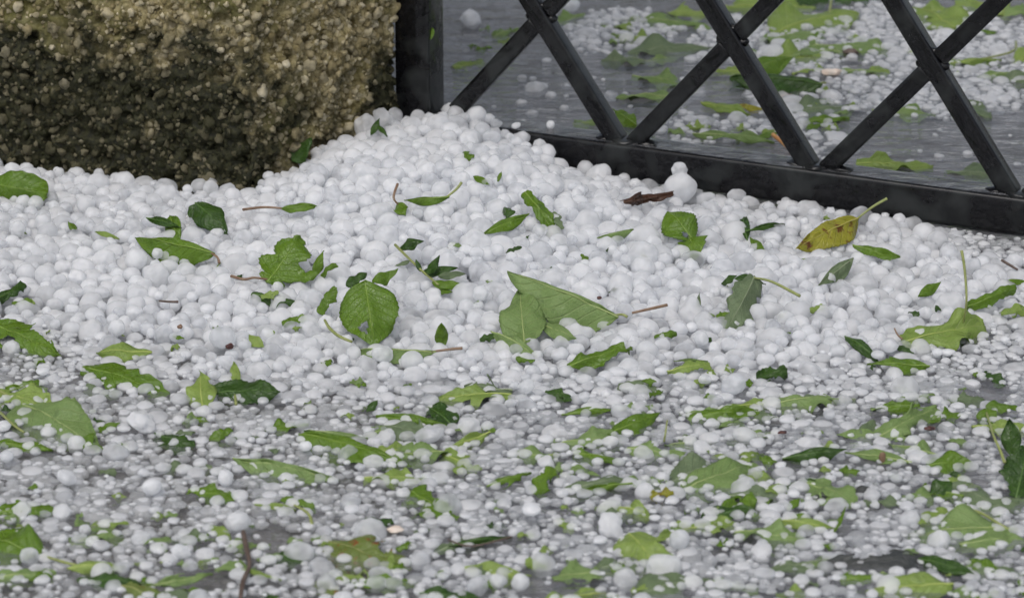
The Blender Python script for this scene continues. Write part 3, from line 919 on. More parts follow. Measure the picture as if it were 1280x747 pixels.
leaf('dark green leaf scrap beside the large bright hailstone', 'torn', (194, 540, 1), (238, 558, 1), .28, .24, 22, 'D', cover=.15)
leaf('bright green leaf standing in slush above the pale-ribbed leaf', 'torn', (262, 548, 1), (288, 534, 5), .28, .26, 30, 'G')
leaf('long pale leaf with a raised straight midrib in the slush', 'lance', (292, 571, 4), (424, 597, 2), .13, .03, 40, 'P', fold=4, cover=.05, whole=True)
leaf('long curved green leaf under hailstones in the slush', 'ovate', (374, 541, 3), (514, 580, 1), .16, .05, 24, 'G', cover=.35, whole=True)
leaf('thin upper edge of the long curved green leaf', 'lance', (380, 536, 4), (460, 545, 3), .04, .04, 40, 'P', cover=.1)
leaf('dark arched leaf above the big flat-based hailstone', 'ovate', (566, 530, 2), (532, 504, 4), .26, .24, 25, 'D', cover=.08)
leaf('dark leaf tip standing left of the arched dark leaf', 'lance', (458, 512, 1), (472, 496, 7), .22, .2, 25, 'D')
leaf('olive leaf strip running right from the dark leaf tip', 'lance', (470, 518, 2), (560, 530, 2), .08, .06, 30, 'G', cover=.2)
leaf('pale curled leaf tip right of the big flat-based hailstone', 'lance', (612, 538, 5), (560, 558, 2), .14, .08, 38, 'Y')
leaf('yellow-green leaf flap right of the big flat-based hailstone', 'torn', (553, 563, 3), (598, 586, 1), .24, .22, 24, 'Y', cover=.05)
leaf('bright green torn leaf floating left of the oval hailstone', 'torn', (236, 610, 2), (292, 622, 2), .24, .22, 24, 'G', cover=.05)
leaf('pale green strip leaf right of the oval hailstone', 'lance', (318, 628, 3), (370, 634, 2), .10, .08, 35, 'Y')
leaf('dark leaf with thin stalk at the end of the pale strip leaf', 'torn', (352, 622, 2), (392, 632, 2), .20, .18, 26, 'G', stem=[(384, 640, 3), (390, 655, 1)])
leaf('small yellow-green strip leaf left of the oval hailstone', 'lance', (262, 652, 4), (290, 674, 1), .16, .14, 28, 'Y')
leaf('broad dark green leaf sunk in slush under three hailstones', 'ovate', (-6, 640, 1), (74, 634, 1), .24, .22, 20, 'G', cover=.2)
leaf('large green leaf with a curving yellow stalk under a hailstone', 'ovate', (52, 690, 2), (-40, 668, 2), .30, .28, 20, 'G', stem=[(80, 702, 4), (104, 708, 2)], cover=.1)
leaf('light green leaf scrap beneath the large leaf with yellow stalk', 'torn', (-10, 722, 1), (70, 716, 1), .18, .16, 20, 'P', cover=.3)
leaf('pale green pointed leaf joined to the curving yellow stalk', 'lance', (84, 706, 4), (156, 706, 2), .12, .10, 32, 'Y', cover=.03)
leaf('dark green leaf under the pale pointed leaf', 'ovate', (96, 722, 2), (176, 728, 1), .18, .16, 26, 'D', cover=.08)
leaf('olive leaf end right of the dark leaf in the slush', 'torn', (150, 730, 1), (206, 748, 1), .20, .2, 22, 'R', cover=.1)
leaf('long narrow green leaf pointing towards the brown twig', 'lance', (188, 730, 2), (266, 714, 3), .09, .07, 35, 'P', cover=.05)
leaf('grey-green blurred leaf below the long narrow leaf', 'ovate', (190, 742, 1), (250, 746, 1), .2, .18, 18, 'S', cover=.1)
leaf('yellow-green thin stalk leaf crossing the brown twig', 'lance', (302, 708, 5), (352, 722, 2), .05, .04, 30, 'Y')
leaf('olive triangular leaf below the yellow stalk leaf', 'lance', (392, 724, 1), (424, 742, 1), .24, .22, 20, 'R', cover=.03)
leaf('large submerged leaf with reddish tip in the slush', 'torn', (404, 672, 1), (500, 712, 1), .26, .24, 14, 'R', cover=.12)
leaf('dark green leaf scrap left of the cream petal', 'torn', (446, 660, 1), (490, 648, 3), .22, .2, 28, 'D')
leaf('mossy green leaf strip along the reddish-tipped leaf', 'torn', (440, 728, 1), (524, 726, 1), .14, .14, 24, 'G', cover=.2)
leaf('sunken green leaf left of the reddish-tipped leaf', 'torn', (334, 690, 0), (388, 704, 0), .24, .22, 15, 'D', cover=.4)
leaf('dark leaf edge in the slush below the white round hailstones', 'lance', (520, 738, 2), (616, 752, 1), .14, .12, 28, 'D', cover=.08)
leaf('curved green leaf enclosing an oblong hailstone', 'torn', (514, 612, 1), (560, 642, 2), .30, .26, 18, 'G', cover=.2)
leaf('bright green leaf crumple below the curved enclosing leaf', 'torn', (534, 632, 2), (572, 644, 2), .24, .24, 26, 'G', wav=.3)
leaf('small yellow-green flake beside the bright crumple', 'scrap', (566, 586, 2), (590, 584, 2), .3, .3, 30, 'Y')
leaf('green arching leaf running behind grey ice', 'lance', (608, 606, 2), (664, 588, 4), .13, .10, 34, 'G', cover=.05)
leaf('upright green leaf end beside the green arching leaf', 'torn', (668, 616, 1), (690, 580, 10), .20, .18, 20, 'G', cover=.05)
leaf('long grey-green leaf spreading right of the arching leaf', 'ovate', (700, 612, 2), (786, 598, 2), .22, .10, 22, 'S', cover=.15)
leaf('green leaf rim along the long grey-green leaf', 'lance', (790, 602, 3), (726, 610, 3), .05, .05, 40, 'G')
leaf('thin dark leaf line above the pale curled leaf', 'lance', (560, 680, 2), (640, 668, 2), .05, .05, 35, 'D', cover=.1)
leaf('faint green leaf under ice above the pale curled leaf', 'torn', (540, 690, 0), (612, 668, 0), .14, .14, 15, 'S', cover=.3)
leaf('pale yellow-green leaf curled up at both ends by the bare patch', 'lance', (578, 706, 3), (664, 716, 5), .15, .13, 30, 'Y', cover=.05, arch=-.04)
leaf('yellow-green leaf end with a dark split by the bare patch', 'torn', (656, 700, 5), (684, 704, 3), .28, .26, 30, 'Y')
leaf('tiny twisted yellow-green leaf left of the lumpy hailstone', 'scrap', (698, 646, 3), (716, 662, 1), .22, .2, 28, 'Y')
leaf('pale torn leaf hanging right of the lumpy hailstone', 'torn', (786, 664, 6), (826, 712, 1), .30, .28, 14, 'Y', cover=.05)
leaf('yellow-green hooked leaf tip above the pale torn leaf', 'torn', (818, 672, 3), (852, 660, 7), .18, .16, 32, 'Y', wav=.3)
leaf('dark green leaf corner under the pale torn leaf', 'scrap', (806, 706, 2), (832, 718, 1), .26, .22, 25, 'G')
leaf('round green leaf flake left of the pale torn leaf', 'round', (764, 708, 1), (782, 712, 1), .4, .4, 20, 'G')
leaf('large dim green leaf sunk below the pale torn leaf', 'ovate', (788, 744, 0), (890, 722, 0), .22, .2, 12, 'S', cover=.15)
leaf('olive sunken leaf right of the large dim leaf', 'torn', (880, 728, 0), (948, 734, 0), .2, .2, 14, 'P', cover=.2)
leaf('bright green lance leaf near the middle of the slush', 'lance', (758, 541, 2), (824, 514, 5), .16, .10, 36, 'G', whole=True)
leaf('dark green leaf strip left of the bright green lance leaf', 'lance', (702, 515, 2), (770, 508, 3), .09, .07, 36, 'G', cover=.1)
leaf('dark leaf bit above the dark green leaf strip', 'scrap', (682, 486, 2), (716, 498, 2), .26, .22, 28, 'D', cover=.1)
leaf('pale olive leaf with a crossing pale rib below the lance leaf', 'torn', (784, 558, 3), (856, 566, 2), .17, .15, 26, 'P', cover=.05)
leaf('moss green leaf strip right of the bright green lance leaf', 'torn', (862, 520, 2), (954, 512, 3), .10, .10, 34, 'G', cover=.15)
leaf('folded small leaf loop below the moss green strip', 'torn', (926, 544, 1), (952, 536, 3), .22, .2, 30, 'P')
leaf('yellow curled leaf twist left of the large pale leaf', 'torn', (812, 616, 3), (842, 612, 5), .24, .22, 34, 'O', wav=.35)
leaf('large pale green leaf with grey sheen across the slush', 'ovate', (852, 612, 2), (942, 578, 3), .26, .16, 22, 'P', cover=.08, whole=True)
leaf('grey-green half of the large pale leaf under water', 'ovate', (836, 604, 0), (910, 574, 0), .16, .2, 14, 'S', cover=.2)
leaf('dark green leaf bowl left of the small white hailstone', 'ovate', (876, 644, 1), (944, 634, 3), .20, .18, 24, 'D', cover=.12)
leaf('upright yellow-green leaf edge on the dark leaf bowl', 'lance', (934, 636, 2), (938, 612, 8), .2, .2, 25, 'G')
leaf('long thin leaf floating with a dark rolled end', 'lance', (978, 571, 2), (1058, 558, 8), .14, .06, 48, 'D', cover=.0, whole=True)
leaf('pale green leaf with stalk right of the rolled dark leaf', 'lance', (1140, 574, 3), (1056, 562, 4), .10, .08, 32, 'P', cover=.05)
leaf('curled pale green leaf above the red-brown husk', 'torn', (1100, 542, 3), (1172, 506, 6), .16, .13, 30, 'P', wav=.2)
leaf('pointed pale leaf left of the curled pale leaf', 'lance', (1096, 540, 3), (1046, 540, 3), .17, .14, 32, 'P')
leaf('green leaf crest above the pointed pale leaf', 'torn', (1088, 508, 2), (1150, 504, 5), .14, .12, 34, 'G', wav=.3)
leaf('dark green leaf end right of the green leaf crest', 'torn', (1150, 514, 2), (1184, 518, 2), .22, .2, 28, 'G', cover=.1)
leaf('broad green leaf with a dark rim right of the red-brown husk', 'ovate', (1156, 580, 2), (1216, 576, 4), .26, .24, 28, 'G', cover=.08, whole=True)
leaf('dark green leaf peak in the slush right of the husk', 'ovate', (1162, 618, 1), (1190, 600, 7), .34, .3, 28, 'D', cover=.05)
leaf('grey-green blurred leaf around the dark leaf peak', 'ovate', (1180, 606, 1), (1256, 634, 1), .24, .22, 16, 'S', cover=.15)
leaf('pale leaf pair at the foot of the dark leaf peak', 'torn', (1120, 622, 1), (1172, 614, 2), .24, .22, 22, 'P', cover=.15)
leaf('pale green leaf with dark shadow under a curved tip', 'torn', (1006, 600, 2), (1068, 626, 3), .22, .2, 22, 'P', cover=.1)
leaf('grey leaf scrap right of the curved pale leaf tip', 'lance', (1062, 614, 2), (1094, 610, 3), .24, .2, 30, 'K')
leaf('thin green stalk leaf hooked below the curved tip', 'lance', (1042, 664, 2), (1056, 632, 8), .05, .05, 25, 'G')
leaf('pale yellow leaf sliver along the hooked stalk', 'lance', (968, 648, 3), (1046, 658, 3), .09, .08, 32, 'Y', cover=.08)
leaf('dark green leaf strip above the pale yellow sliver', 'torn', (976, 606, 1), (1030, 598, 2), .14, .12, 28, 'D', cover=.15)
leaf('green flap standing left of the small pale hailstone', 'lance', (984, 636, 1), (1000, 618, 7), .18, .16, 26, 'G')
leaf('yellow-green leaf under a hailstone right of the hooked stalk', 'torn', (1148, 652, 1), (1186, 638, 2), .3, .26, 22, 'Y', cover=.1)
leaf('big pale submerged leaf with a white curved stalk', 'ovate', (1272, 660, 1), (1130, 668, 0), .20, .20, 14, 'P', cover=.15, stem=[(1252, 656, 3), (1224, 640, 5), (1196, 634, 4)], whole=True)
leaf('grey-green leaf behind the white curved stalk', 'ovate', (1200, 640, 0), (1290, 626, 0), .25, .22, 14, 'S', cover=.2)
leaf('olive leaf lying below the white curved stalk', 'torn', (1200, 680, 1), (1286, 672, 1), .17, .16, 18, 'P', cover=.1)
leaf('dull grey wet leaf with jagged rim', 'torn', (1034, 704, 2), (1160, 694, 2), .15, .12, 26, 'K', cover=.02)
leaf('moss green leaf under the dull grey wet leaf', 'torn', (1050, 722, 1), (1120, 716, 2), .16, .14, 24, 'G', cover=.05)
leaf('long light green leaf with a pale rib at the waterline', 'ovate', (1192, 728, 3), (1082, 736, 1), .18, .14, 22, 'Y', cover=.02, whole=True)
leaf('dark toothed leaf arching over a hailstone', 'serrate', (1148, 694, 4), (1218, 714, 4), .12, .10, 42, 'D', cover=.0, whole=True)
leaf('small toothed green leaf right of the dark arching leaf', 'serrate', (1212, 698, 3), (1248, 710, 3), .24, .18, 34, 'G', cover=.0)
leaf('pale green leaf piece above the dark arching leaf', 'torn', (1130, 688, 2), (1154, 692, 2), .3, .28, 24, 'P')
leaf('light green leaf tail right of the long light leaf', 'torn', (1188, 738, 1), (1240, 746, 1), .22, .22, 18, 'P', cover=.15)
leaf('dark green leaf at water level in front of the bare rail end', 'torn', (1226, 462, 2), (1256, 480, 1), .2, .18, 26, 'D', cover=.1)
leaf('green stalked leaf hanging over grey water', 'ovate', (1232, 508, 6), (1238, 526, 2), .4, .35, 20, 'G', stem=[(1242, 544, 10), (1250, 562, 6), (1256, 578, 2)])
leaf('green leaf right of the stalked leaf over grey water', 'ovate', (1232, 506, 3), (1276, 508, 2), .2, .18, 28, 'G')
leaf('tall dark leaf standing at the edge of the slush', 'lance', (1266, 568, 2), (1262, 520, 22), .2, .2, 15, 'D', cover=.0, whole=True)
leaf('dark green leaf mass beside the tall standing leaf', 'torn', (1270, 620, 1), (1284, 556, 22), .28, .26, 14, 'D', cover=.0)
leaf('green leaf floating between tall leaf and grey water', 'torn', (1180, 500, 1), (1230, 496, 2), .2, .18, 24, 'S', cover=.2)
# ---- behind the fence
leaf('glossy dark green leaf with a bright fold behind the fence', 'ovate', (1028, 104, 6), (914, 94, 9), .20, .06, 36, 'D', cover=.0, stem=[(1032, 104, 3)], whole=True)
leaf('bright green upper half of the glossy dark leaf behind the fence', 'lance', (930, 88, 8), (992, 70, 14), .18, .12, 35, 'G', cover=.0, whole=True)
leaf('dark leaf tip left of the crossing bar behind the fence', 'ovate', (914, 96, 2), (938, 108, 2), .3, .28, 26, 'D', cover=.0)
leaf('green leaf tip standing by the bar feet behind the rail', 'lance', (796, 156, 2), (766, 134, 9), .20, .18, 24, 'G', cover=.0)
leaf('pale leaf at water level by the first bar feet', 'torn', (716, 152, 0), (776, 156, 1), .2, .18, 22, 'P', cover=.05)
leaf('long yellow-green leaf behind the second pair of bar feet', 'lance', (876, 126, 4), (938, 142, 2), .13, .12, 28, 'Y', cover=.02)
leaf('pale leaf strip lying along the rail behind the fence', 'lance', (866, 166, 3), (968, 176, 2), .08, .08, 28, 'P', cover=.05)
leaf('small green sprig leaf behind the second bar foot', 'torn', (944, 170, 2), (972, 164, 5), .14, .14, 26, 'G')
leaf('orange leaf strip behind the bars', 'lance', (896, 136, 2), (956, 134, 2), .08, .07, 28, 'O', cover=.0)
leaf('pale yellow-green leaf with a wavy rim behind the rail', 'torn', (1070, 202, 2), (1166, 208, 1), .15, .14, 20, 'Y', cover=.0, wav=.2, whole=True)
leaf('pale green leaf behind the upper bar beside the hail drift', 'ovate', (834, 14, 2), (888, 16, 2), .28, .26, 16, 'Y', cover=.0)
leaf('dull green leaf under water below the pale leaf by the bar', 'ovate', (800, 24, 0), (890, 36, 0), .2, .18, 12, 'P', cover=.05)
leaf('grey-green long leaf with a dark rim in the water behind the fence', 'ovate', (780, 66, 0), (892, 58, 1), .18, .16, 14, 'S', cover=.02)
leaf('green leaf edge in the water below the grey-green long leaf', 'torn', (806, 74, 0), (848, 70, 1), .18, .16, 16, 'P', cover=.02)
leaf('large pale green leaf behind the upper part of the fence', 'ovate', (964, 40, 1), (1074, 16, 1), .25, .25, 14, 'Y', cover=.08, whole=True)
leaf('pale leaf lying below the large pale leaf behind the fence', 'torn', (952, 52, 0), (1040, 40, 0), .22, .2, 12, 'P', cover=.12)
leaf('dark green leaf at the far side of the water', 'torn', (974, 4, 1), (1036, -2, 3), .24, .22, 24, 'D', cover=.02)
leaf('dark leaf beside the yellow stalk at the far side', 'torn', (1040, 2, 1), (1084, -4, 3), .24, .22, 24, 'D', cover=.05)
leaf('grey-green leaf under water between the two crossings', 'torn', (1010, 58, 0), (1110, 62, 0), .2, .18, 12, 'P', cover=.12)
leaf('dim green leaf lying in front of the glossy dark leaf', 'ovate', (966, 76, 0), (1040, 62, 1), .18, .16, 14, 'P', cover=.1)
leaf('grey-green leaf in the water behind the second bar foot', 'ovate', (986, 140, 0), (1076, 132, 0), .26, .24, 12, 'S', cover=.05)
leaf('thin green leaf stem heap behind the second pair of bars', 'torn', (1004, 152, 2), (1062, 146, 2), .10, .1, 22, 'G', cover=.1)
leaf('round pale green flake among the far hailstones', 'round', (1086, 88, 2), (1112, 86, 2), .36, .34, 16, 'Y', cover=.0)
leaf('pale flat leaf with a long rib behind the second crossing', 'ovate', (1194, 34, 2), (1140, 8, 1), .30, .30, 10, 'Y', cover=.08)
leaf('green leaf behind the right upper bar', 'ovate', (1206, 42, 1), (1246, 38, 2), .26, .24, 18, 'G', cover=.05)
leaf('pale leaf with a thin stalk at the far right behind the fence', 'ovate', (1254, 18, 2), (1200, -4, 2), .3, .3, 12, 'Y', cover=.05, stem=[(1262, 10, 2)])
leaf('wide pale green leaf behind the right bar', 'torn', (1250, 20, 1), (1300, 12, 1), .3, .28, 14, 'P', cover=.05)
leaf('long pale stalk leaf lying across the far hail', 'lance', (1188, 78, 2), (1252, 74, 3), .06, .05, 24, 'Y', stem=[(1262, 66, 4), (1270, 52, 4)])
leaf('pale green leaf strip below the long pale stalk leaf', 'lance', (1220, 96, 1), (1290, 92, 1), .1, .1, 18, 'P', cover=.1)
leaf('yellow-green leaf behind the bar right of the post', 'torn', (566, 84, 1), (604, 74, 2), .22, .2, 18, 'Y', cover=.05)
leaf('green leaf end behind the first bar right of the post', 'torn', (616, 44, 1), (650, 36, 2), .26, .24, 18, 'P', cover=.0)
leaf('dull leaf in the water behind the first crossing of bars', 'torn', (696, 30, 0), (730, 16, 1), .24, .22, 16, 'P', cover=.0)
leaf('pale leaf under water behind the third bar', 'torn', (1090, 138, 0), (1170, 142, 0), .2, .2, 10, 'P', cover=.05)
leaf('dim green leaf in the water near the rail end', 'torn', (1180, 214, 0), (1262, 222, 0), .22, .22, 10, 'S', cover=.0)
leaf('small green leaf stuck to the side of the fence post', 'ovate', fence_pt(S_POST + PW + .0006, .004, .109), fence_pt(S_POST + PW + .0006, .003, .100), .24, .24, 0, 'G', arch=0, fold=0, wav=0)

# ---- sprig with many small leaves
def sprig(label, stem_pts, leaflets, colr):
    root = link('leafy_sprig', None)
    p0 = on_surface(*stem_pts[0]); root.location = p0
    tag(root, label, 'sprig')
    inv = Matrix.Translation(-p0)
    r = tube('stem', [on_surface(*q) for q in stem_pts], [.0011, .0007], 'stem_green', None, 6); r.parent = root; r.matrix_parent_inverse = inv
    for (b, t, w, roll, c) in leaflets:
        lf = leaf('x', 'ovate', b, t, w, w * .85, roll, c, cover=.0)
        kids = list(lf.children)
        for k in kids:
            mw = k.matrix_parent_inverse.copy()
            if k.name.startswith('blade'):
                k.name = 'leaflet'; k.data.name = 'leaflet'
                k.parent = root; k.matrix_parent_inverse = inv
                bl = k
            else:
                bpy.data.objects.remove(k)
        bpy.data.objects.remove(lf)
sprig('grey-green sprig with several small oval leaves lying on the drift', [(494, 306, 8), (506, 318, 10), (525, 336, 8), (548, 356, 4)],
      [((500, 308, 10), (528, 296, 18), .26, 35, 'D'), ((528, 338, 8), (572, 330, 12), .19, 40, 'D'), ((540, 350, 6), (578, 354, 5), .20, 36, 'G'), ((535, 338, 12), (548, 318, 18), .22, 30, 'D'),
       ((512, 322, 10), (494, 330, 6), .2, 34, 'S'), ((548, 342, 10), (582, 338, 8), .16, 40, 'S'), ((526, 336, 8), (520, 320, 16), .22, 26, 'D'), ((546, 354, 4), (566, 364, 2), .24, 30, 'G')], 'D')

# ---- twigs, stalks, petals and other small litter
def stick(name, label, cat, pts, rad, mat):
    P = [on_surface(*q) for q in pts]
    o = tube(name, P, rad, mat, None, 7)
    tag(o, label, cat)
    for a, b in zip(P[:-1], P[1:]):
        for k in range(8):
            q = a.lerp(b, k / 8); LEAFPTS.append((q.x, q.y, q.z, .05))
    return o
stick('twig', 'brown twig lying in the slush below the oval hailstone', 'twig', [(304, 664, 3), (308, 684, 3), (312, 706, 4), (304, 726, 4), (300, 752, 3)], [.0014, .0017, .0012, .0015, .0012], 'twig')
stick('leaf_stalk', 'thin reddish brown stalk beside the large folded leaf', 'stalk', [(790, 391, 3), (812, 386, 5), (834, 381, 6)], [.0008, .0010, .0011], 'stem_brown')
stick('leaf_stalk', 'short dark stalk between hailstones left of the drift', 'stalk', [(199, 376, 4), (212, 377, 5), (223, 377, 5)], [.0006, .0008, .0010], 'twig')
stick('leaf_stalk', 'curved yellow stalk lying left of the upright leaf with the hole', 'stalk', [(406, 400, 8), (412, 410, 10), (424, 420, 10), (440, 427, 9)], [.0009, .0011, .0011, .0009], 'stem_green')
stick('leaf_stalk', 'dark red stalk scrap in the low layer near the rail end', 'stalk', [(1252, 325, 8), (1262, 331, 6), (1272, 337, 4)], [.0010, .0010, .0007], 'twig')
stick('leaf_stalk', 'thin pale stalk standing in the slush below the spiral leaf loop', 'stalk', [(830, 552, 2), (832, 540, 8), (834, 525, 12)], [.0007, .0006, .0005], 'stem_green')
stick('leaf_stalk', 'yellow stalk at the far side of the water behind the fence', 'stalk', [(1036, 20, 1), (1038, 8, 4), (1040, -8, 6)], [.0012, .0012, .0012], 'stem_green')
stick('leaf_stalk', 'orange-brown stalk leaning behind the second bar foot', 'stalk', [(966, 168, 6), (978, 178, 4), (986, 186, 2)], [.0018, .0016, .0014], 'orange')
stick('leaf_stalk', 'thin dark stalk in the slush left of the large folded leaf tail', 'stalk', [(560, 674, 2), (590, 682, 2), (640, 670, 3)], [.0005, .0006, .0005], 'twig')
stick('leaf_stalk', 'fine green stalk at the base of the crumpled yellow-green leaf', 'stalk', [(1128, 424, 4), (1122, 418, 6), (1118, 410, 9)], [.0007, .0006, .0005], 'stem_brown')
stick('leaf_stalk', 'pale stalk crossing the submerged olive leaf', 'stalk', [(0, 515, 2), (16, 530, 3), (30, 540, 2)], [.0009, .0009, .0007], 'stem_green')
def nub(name, label, cat, px, py, rpx, mat, sq=(1, 1, .7), lift=2):
    p = on_surface(px, py, lift); Z = project(*p)[2]; r = rpx * Z / F_PX
    V, Fc = lump(3, px * .1 + py * .07, .35, 1.2)
    o = link(name, mesh_np(name, V * np.array(sq) * r, Fc), None, M[mat]); o.location = p
    tag(o, label, cat); LEAFPTS.append((p.x, p.y, p.z, .0))
nub('bud', 'dark purple bud lying on the low layer of hail', 'bud', 287, 433, 5, 'bud', lift=5)
nub('bud', 'small orange-brown bud lying left of the dark purple bud', 'bud', 225, 408, 3.5, 'stem_brown', lift=5)
nub('bud', 'tiny dark speck of a bud on the large folded leaf', 'bud', 749, 372, 3, 'bud', lift=9)
nub('husk', 'red-brown husk standing in the slush by the pale stalked leaf', 'husk', 1103, 571, 5, 'stem_brown', (.8, .5, 1.6), 4)
nub('husk', 'orange and dark husk scrap above the broad dark-rimmed leaf', 'husk', 1162, 535, 5, 'bud', (1.3, 1, .6), 4)
nub('husk', 'dark red speck lying on a flat hailstone', 'husk', 978, 540, 4, 'bud', (1.4, 1, .5), 4)
nub('petal', 'cream petal lying in the slush above the reddish-tipped leaf', 'petal', 494, 661, 9, 'petal', (1.2, .9, .3), 2)
nub('petal', 'pinkish cream petal lying behind the fence by the dark leaf', 'petal', 1040, 90, 9, 'petal', (1.3, 1, .45), 3)
nub('petal', 'orange petal in the water behind the second bar', 'petal', 982, 121, 13, 'orange', (1.3, .8, .12), -1)
nub('husk', 'brown husk among pale stones behind the fence', 'husk', 1064, 65, 8, 'twig', (1.2, .8, .5), 2)
# ---- many small scraps that only their place tells apart
random.seed(5)
for k in range(230):
    px, py = random.uniform(-10, 1290), random.uniform(470, 745)
    if any(((px - cx) / rx) ** 2 + ((py - cy) / ry) ** 2 < 1 for cx, cy, rx, ry in [(690, 728, 62, 20), (1232, 492, 34, 16)]): continue
    c = random.choices(['G', 'P', 'Y', 'D', 'S'], [3, 4, 3, 2, 2])[0]
    if px < 500 and py > 560 and random.random() < .4: continue
    lab, gp = {'G': ('small torn scrap of bright green leaf in the slush', 'green scraps in the slush'), 'P': ('small torn scrap of pale green leaf in the slush', 'pale scraps in the slush'),
               'Y': ('small torn scrap of yellow-green leaf in the slush', 'yellowish scraps in the slush'), 'D': ('small torn scrap of dark green leaf in the slush', 'dark scraps in the slush'),
               'S': ('small torn scrap of grey-green leaf sunk in the slush', 'grey scraps in the slush')}[c]
    l = random.uniform(8, 26); a = random.gauss(0, .35)
    leaf(lab, random.choice(['scrap', 'torn', 'lance']), (px, py, random.uniform(0, 3)), (px + l * math.cos(a), py + l * math.sin(a) * .5, random.uniform(0, 3)), random.uniform(.15, .35), random.uniform(.12, .3),
         random.uniform(8, 35), c, group=gp, cover=.12, sub=False, wav=.2)
def soaked(n, box, lens, where, cols):
    for k in range(n):
        px, py = random.uniform(box[0], box[2]), random.uniform(box[1], box[3])
        if any(((px - cx) / rx) ** 2 + ((py - cy) / ry) ** 2 < 1.2 for cx, cy, rx, ry in [(690, 728, 62, 20), (1232, 492, 34, 16)]): continue
        c = random.choices(list(cols), list(cols.values()))[0]
        nm = {'P': 'pale green', 'Y': 'yellow-green', 'S': 'grey-green', 'G': 'bright green'}[c]
        l = random.uniform(*lens); a = random.gauss(0, .3)
        if random.random() < .5: l = -l
        leaf('soaked and torn %s leaf lying low %s' % (nm, where), random.choice(['torn', 'torn', 'ovate', 'serrate']), (px, py, random.uniform(-.8, 2.0)), (px + l * math.cos(a), py + l * math.sin(a) * .45, random.uniform(-.8, 2.0)),
             random.uniform(.14, .26), random.uniform(.12, .24), random.uniform(4, 20), c, group='soaked %s leaves %s' % (nm, where), cover=.12, wav=.15)
soaked(48, (560, 480, 1270, 740), (36, 100), 'in the slush', {'P': 4, 'Y': 3, 'S': 4, 'G': 1})
soaked(26, (0, 480, 560, 740), (32, 80), 'in the slush', {'P': 3, 'Y': 3, 'S': 2, 'G': 2})
soaked(22, (760, 4, 1270, 120), (36, 90), 'behind the fence', {'P': 4, 'Y': 4, 'S': 2})
for k in range(46):
    px, py = random.uniform(0, 1270), random.uniform(255, 465)
    c = random.choices(['G', 'P', 'Y', 'D'], [3, 2, 2, 3])[0]
    lab, gp = {'G': ('tiny bright green leaf scrap lodged between stones of the hail layer', 'green scraps in the hail'), 'P': ('tiny pale green leaf scrap lodged between stones of the hail layer', 'pale scraps in the hail'),
               'Y': ('tiny yellow-green leaf scrap lodged between stones of the hail layer', 'yellowish scraps in the hail'), 'D': ('tiny dark green leaf scrap lodged between stones of the hail layer', 'dark scraps in the hail')}[c]
    l = random.uniform(6, 15); a = random.uniform(-1, 1)
    leaf(lab, random.choice(['scrap', 'lance']), (px, py, random.uniform(0, 2)), (px + l * math.cos(a), py + l * math.sin(a) * .6, random.uniform(0, 5)), random.uniform(.15, .35), random.uniform(.12, .3),
         random.uniform(15, 40), c, group=gp, cover=.1, sub=False, wav=.2)
for k in range(34):
    bx = random.choice([(768, 38, 70, 24), (600, 50, 40, 30), (985, 50, 120, 34), (1010, 120, 80, 40), (1180, 70, 110, 50), (920, 160, 80, 18)])
    px, py = random.gauss(bx[0], bx[2] * .5), random.gauss(bx[1], bx[3] * .5)
    c = random.choices(['G', 'P', 'Y'], [2, 4, 4])[0]
    lab, gp = {'G': ('small green leaf scrap in the water behind the fence', 'green scraps behind the fence'), 'P': ('small pale green leaf scrap in the water behind the fence', 'pale scraps behind the fence'),
               'Y': ('small yellow-green leaf scrap in the water behind the fence', 'yellowish scraps behind the fence')}[c]
    l = random.uniform(8, 28); a = random.gauss(0, .3)
    leaf(lab, random.choice(['scrap', 'torn']), (px, py, random.uniform(0, 2)), (px + l * math.cos(a), py + l * math.sin(a) * .5, random.uniform(0, 2)), random.uniform(.2, .35), random.uniform(.15, .3),
         random.uniform(5, 25), c, group=gp, cover=.08, sub=False, wav=.2)
#LEAVES-END

# ------------------------------------------------------------------ hail
stones = []      # x y z r
CELL = .012
grid = {}
lgrid = {}
for (x, y, z, cv_) in LEAFPTS:
    k = (int(math.floor(x / .004)), int(math.floor(y / .004)))
    o = lgrid.get(k)
    if o is None or z > o[0]: lgrid[k] = (z, cv_)

def leaf_conflict(x, y, z, r):
    rr = r * (.55 if hs(x, y) > .0115 else .72)
    i0, i1 = int(math.floor((x - rr) / .004)), int(math.floor((x + rr) / .004))
    j0, j1 = int(math.floor((y - rr) / .004)), int(math.floor((y + rr) / .004))
    best = None
    for i in range(i0, i1 + 1):
        for j in range(j0, j1 + 1):
            o = lgrid.get((i, j))
            if o is not None:
                dx = (i + .5) * .004 - x; dy = (j + .5) * .004 - y
                if dx * dx + dy * dy < (rr + .002) ** 2 and (best is None or o[0] > best[0]): best = o
    return best

def neigh(x, y, R):
    out = []
    k = int(math.ceil((R + .012) / CELL))
    ci, cj = int(math.floor(x / CELL)), int(math.floor(y / CELL))
    for i in range(ci - k, ci + k + 1):
        for j in range(cj - k, cj + k + 1):
            g = grid.get((i, j))
            if g: out.extend(g)
    return out

def add(x, y, z, r):
    s = (x, y, z, r)
    stones.append(s)
    grid.setdefault((int(math.floor(x / CELL)), int(math.floor(y / CELL))), []).append(s)

def fence_so(x, y):
    dx, dy = x - FP0[0], y - FP0[1]
    return dx * FD[0] + dy * FD[1], dx * FN[0] + dy * FN[1]

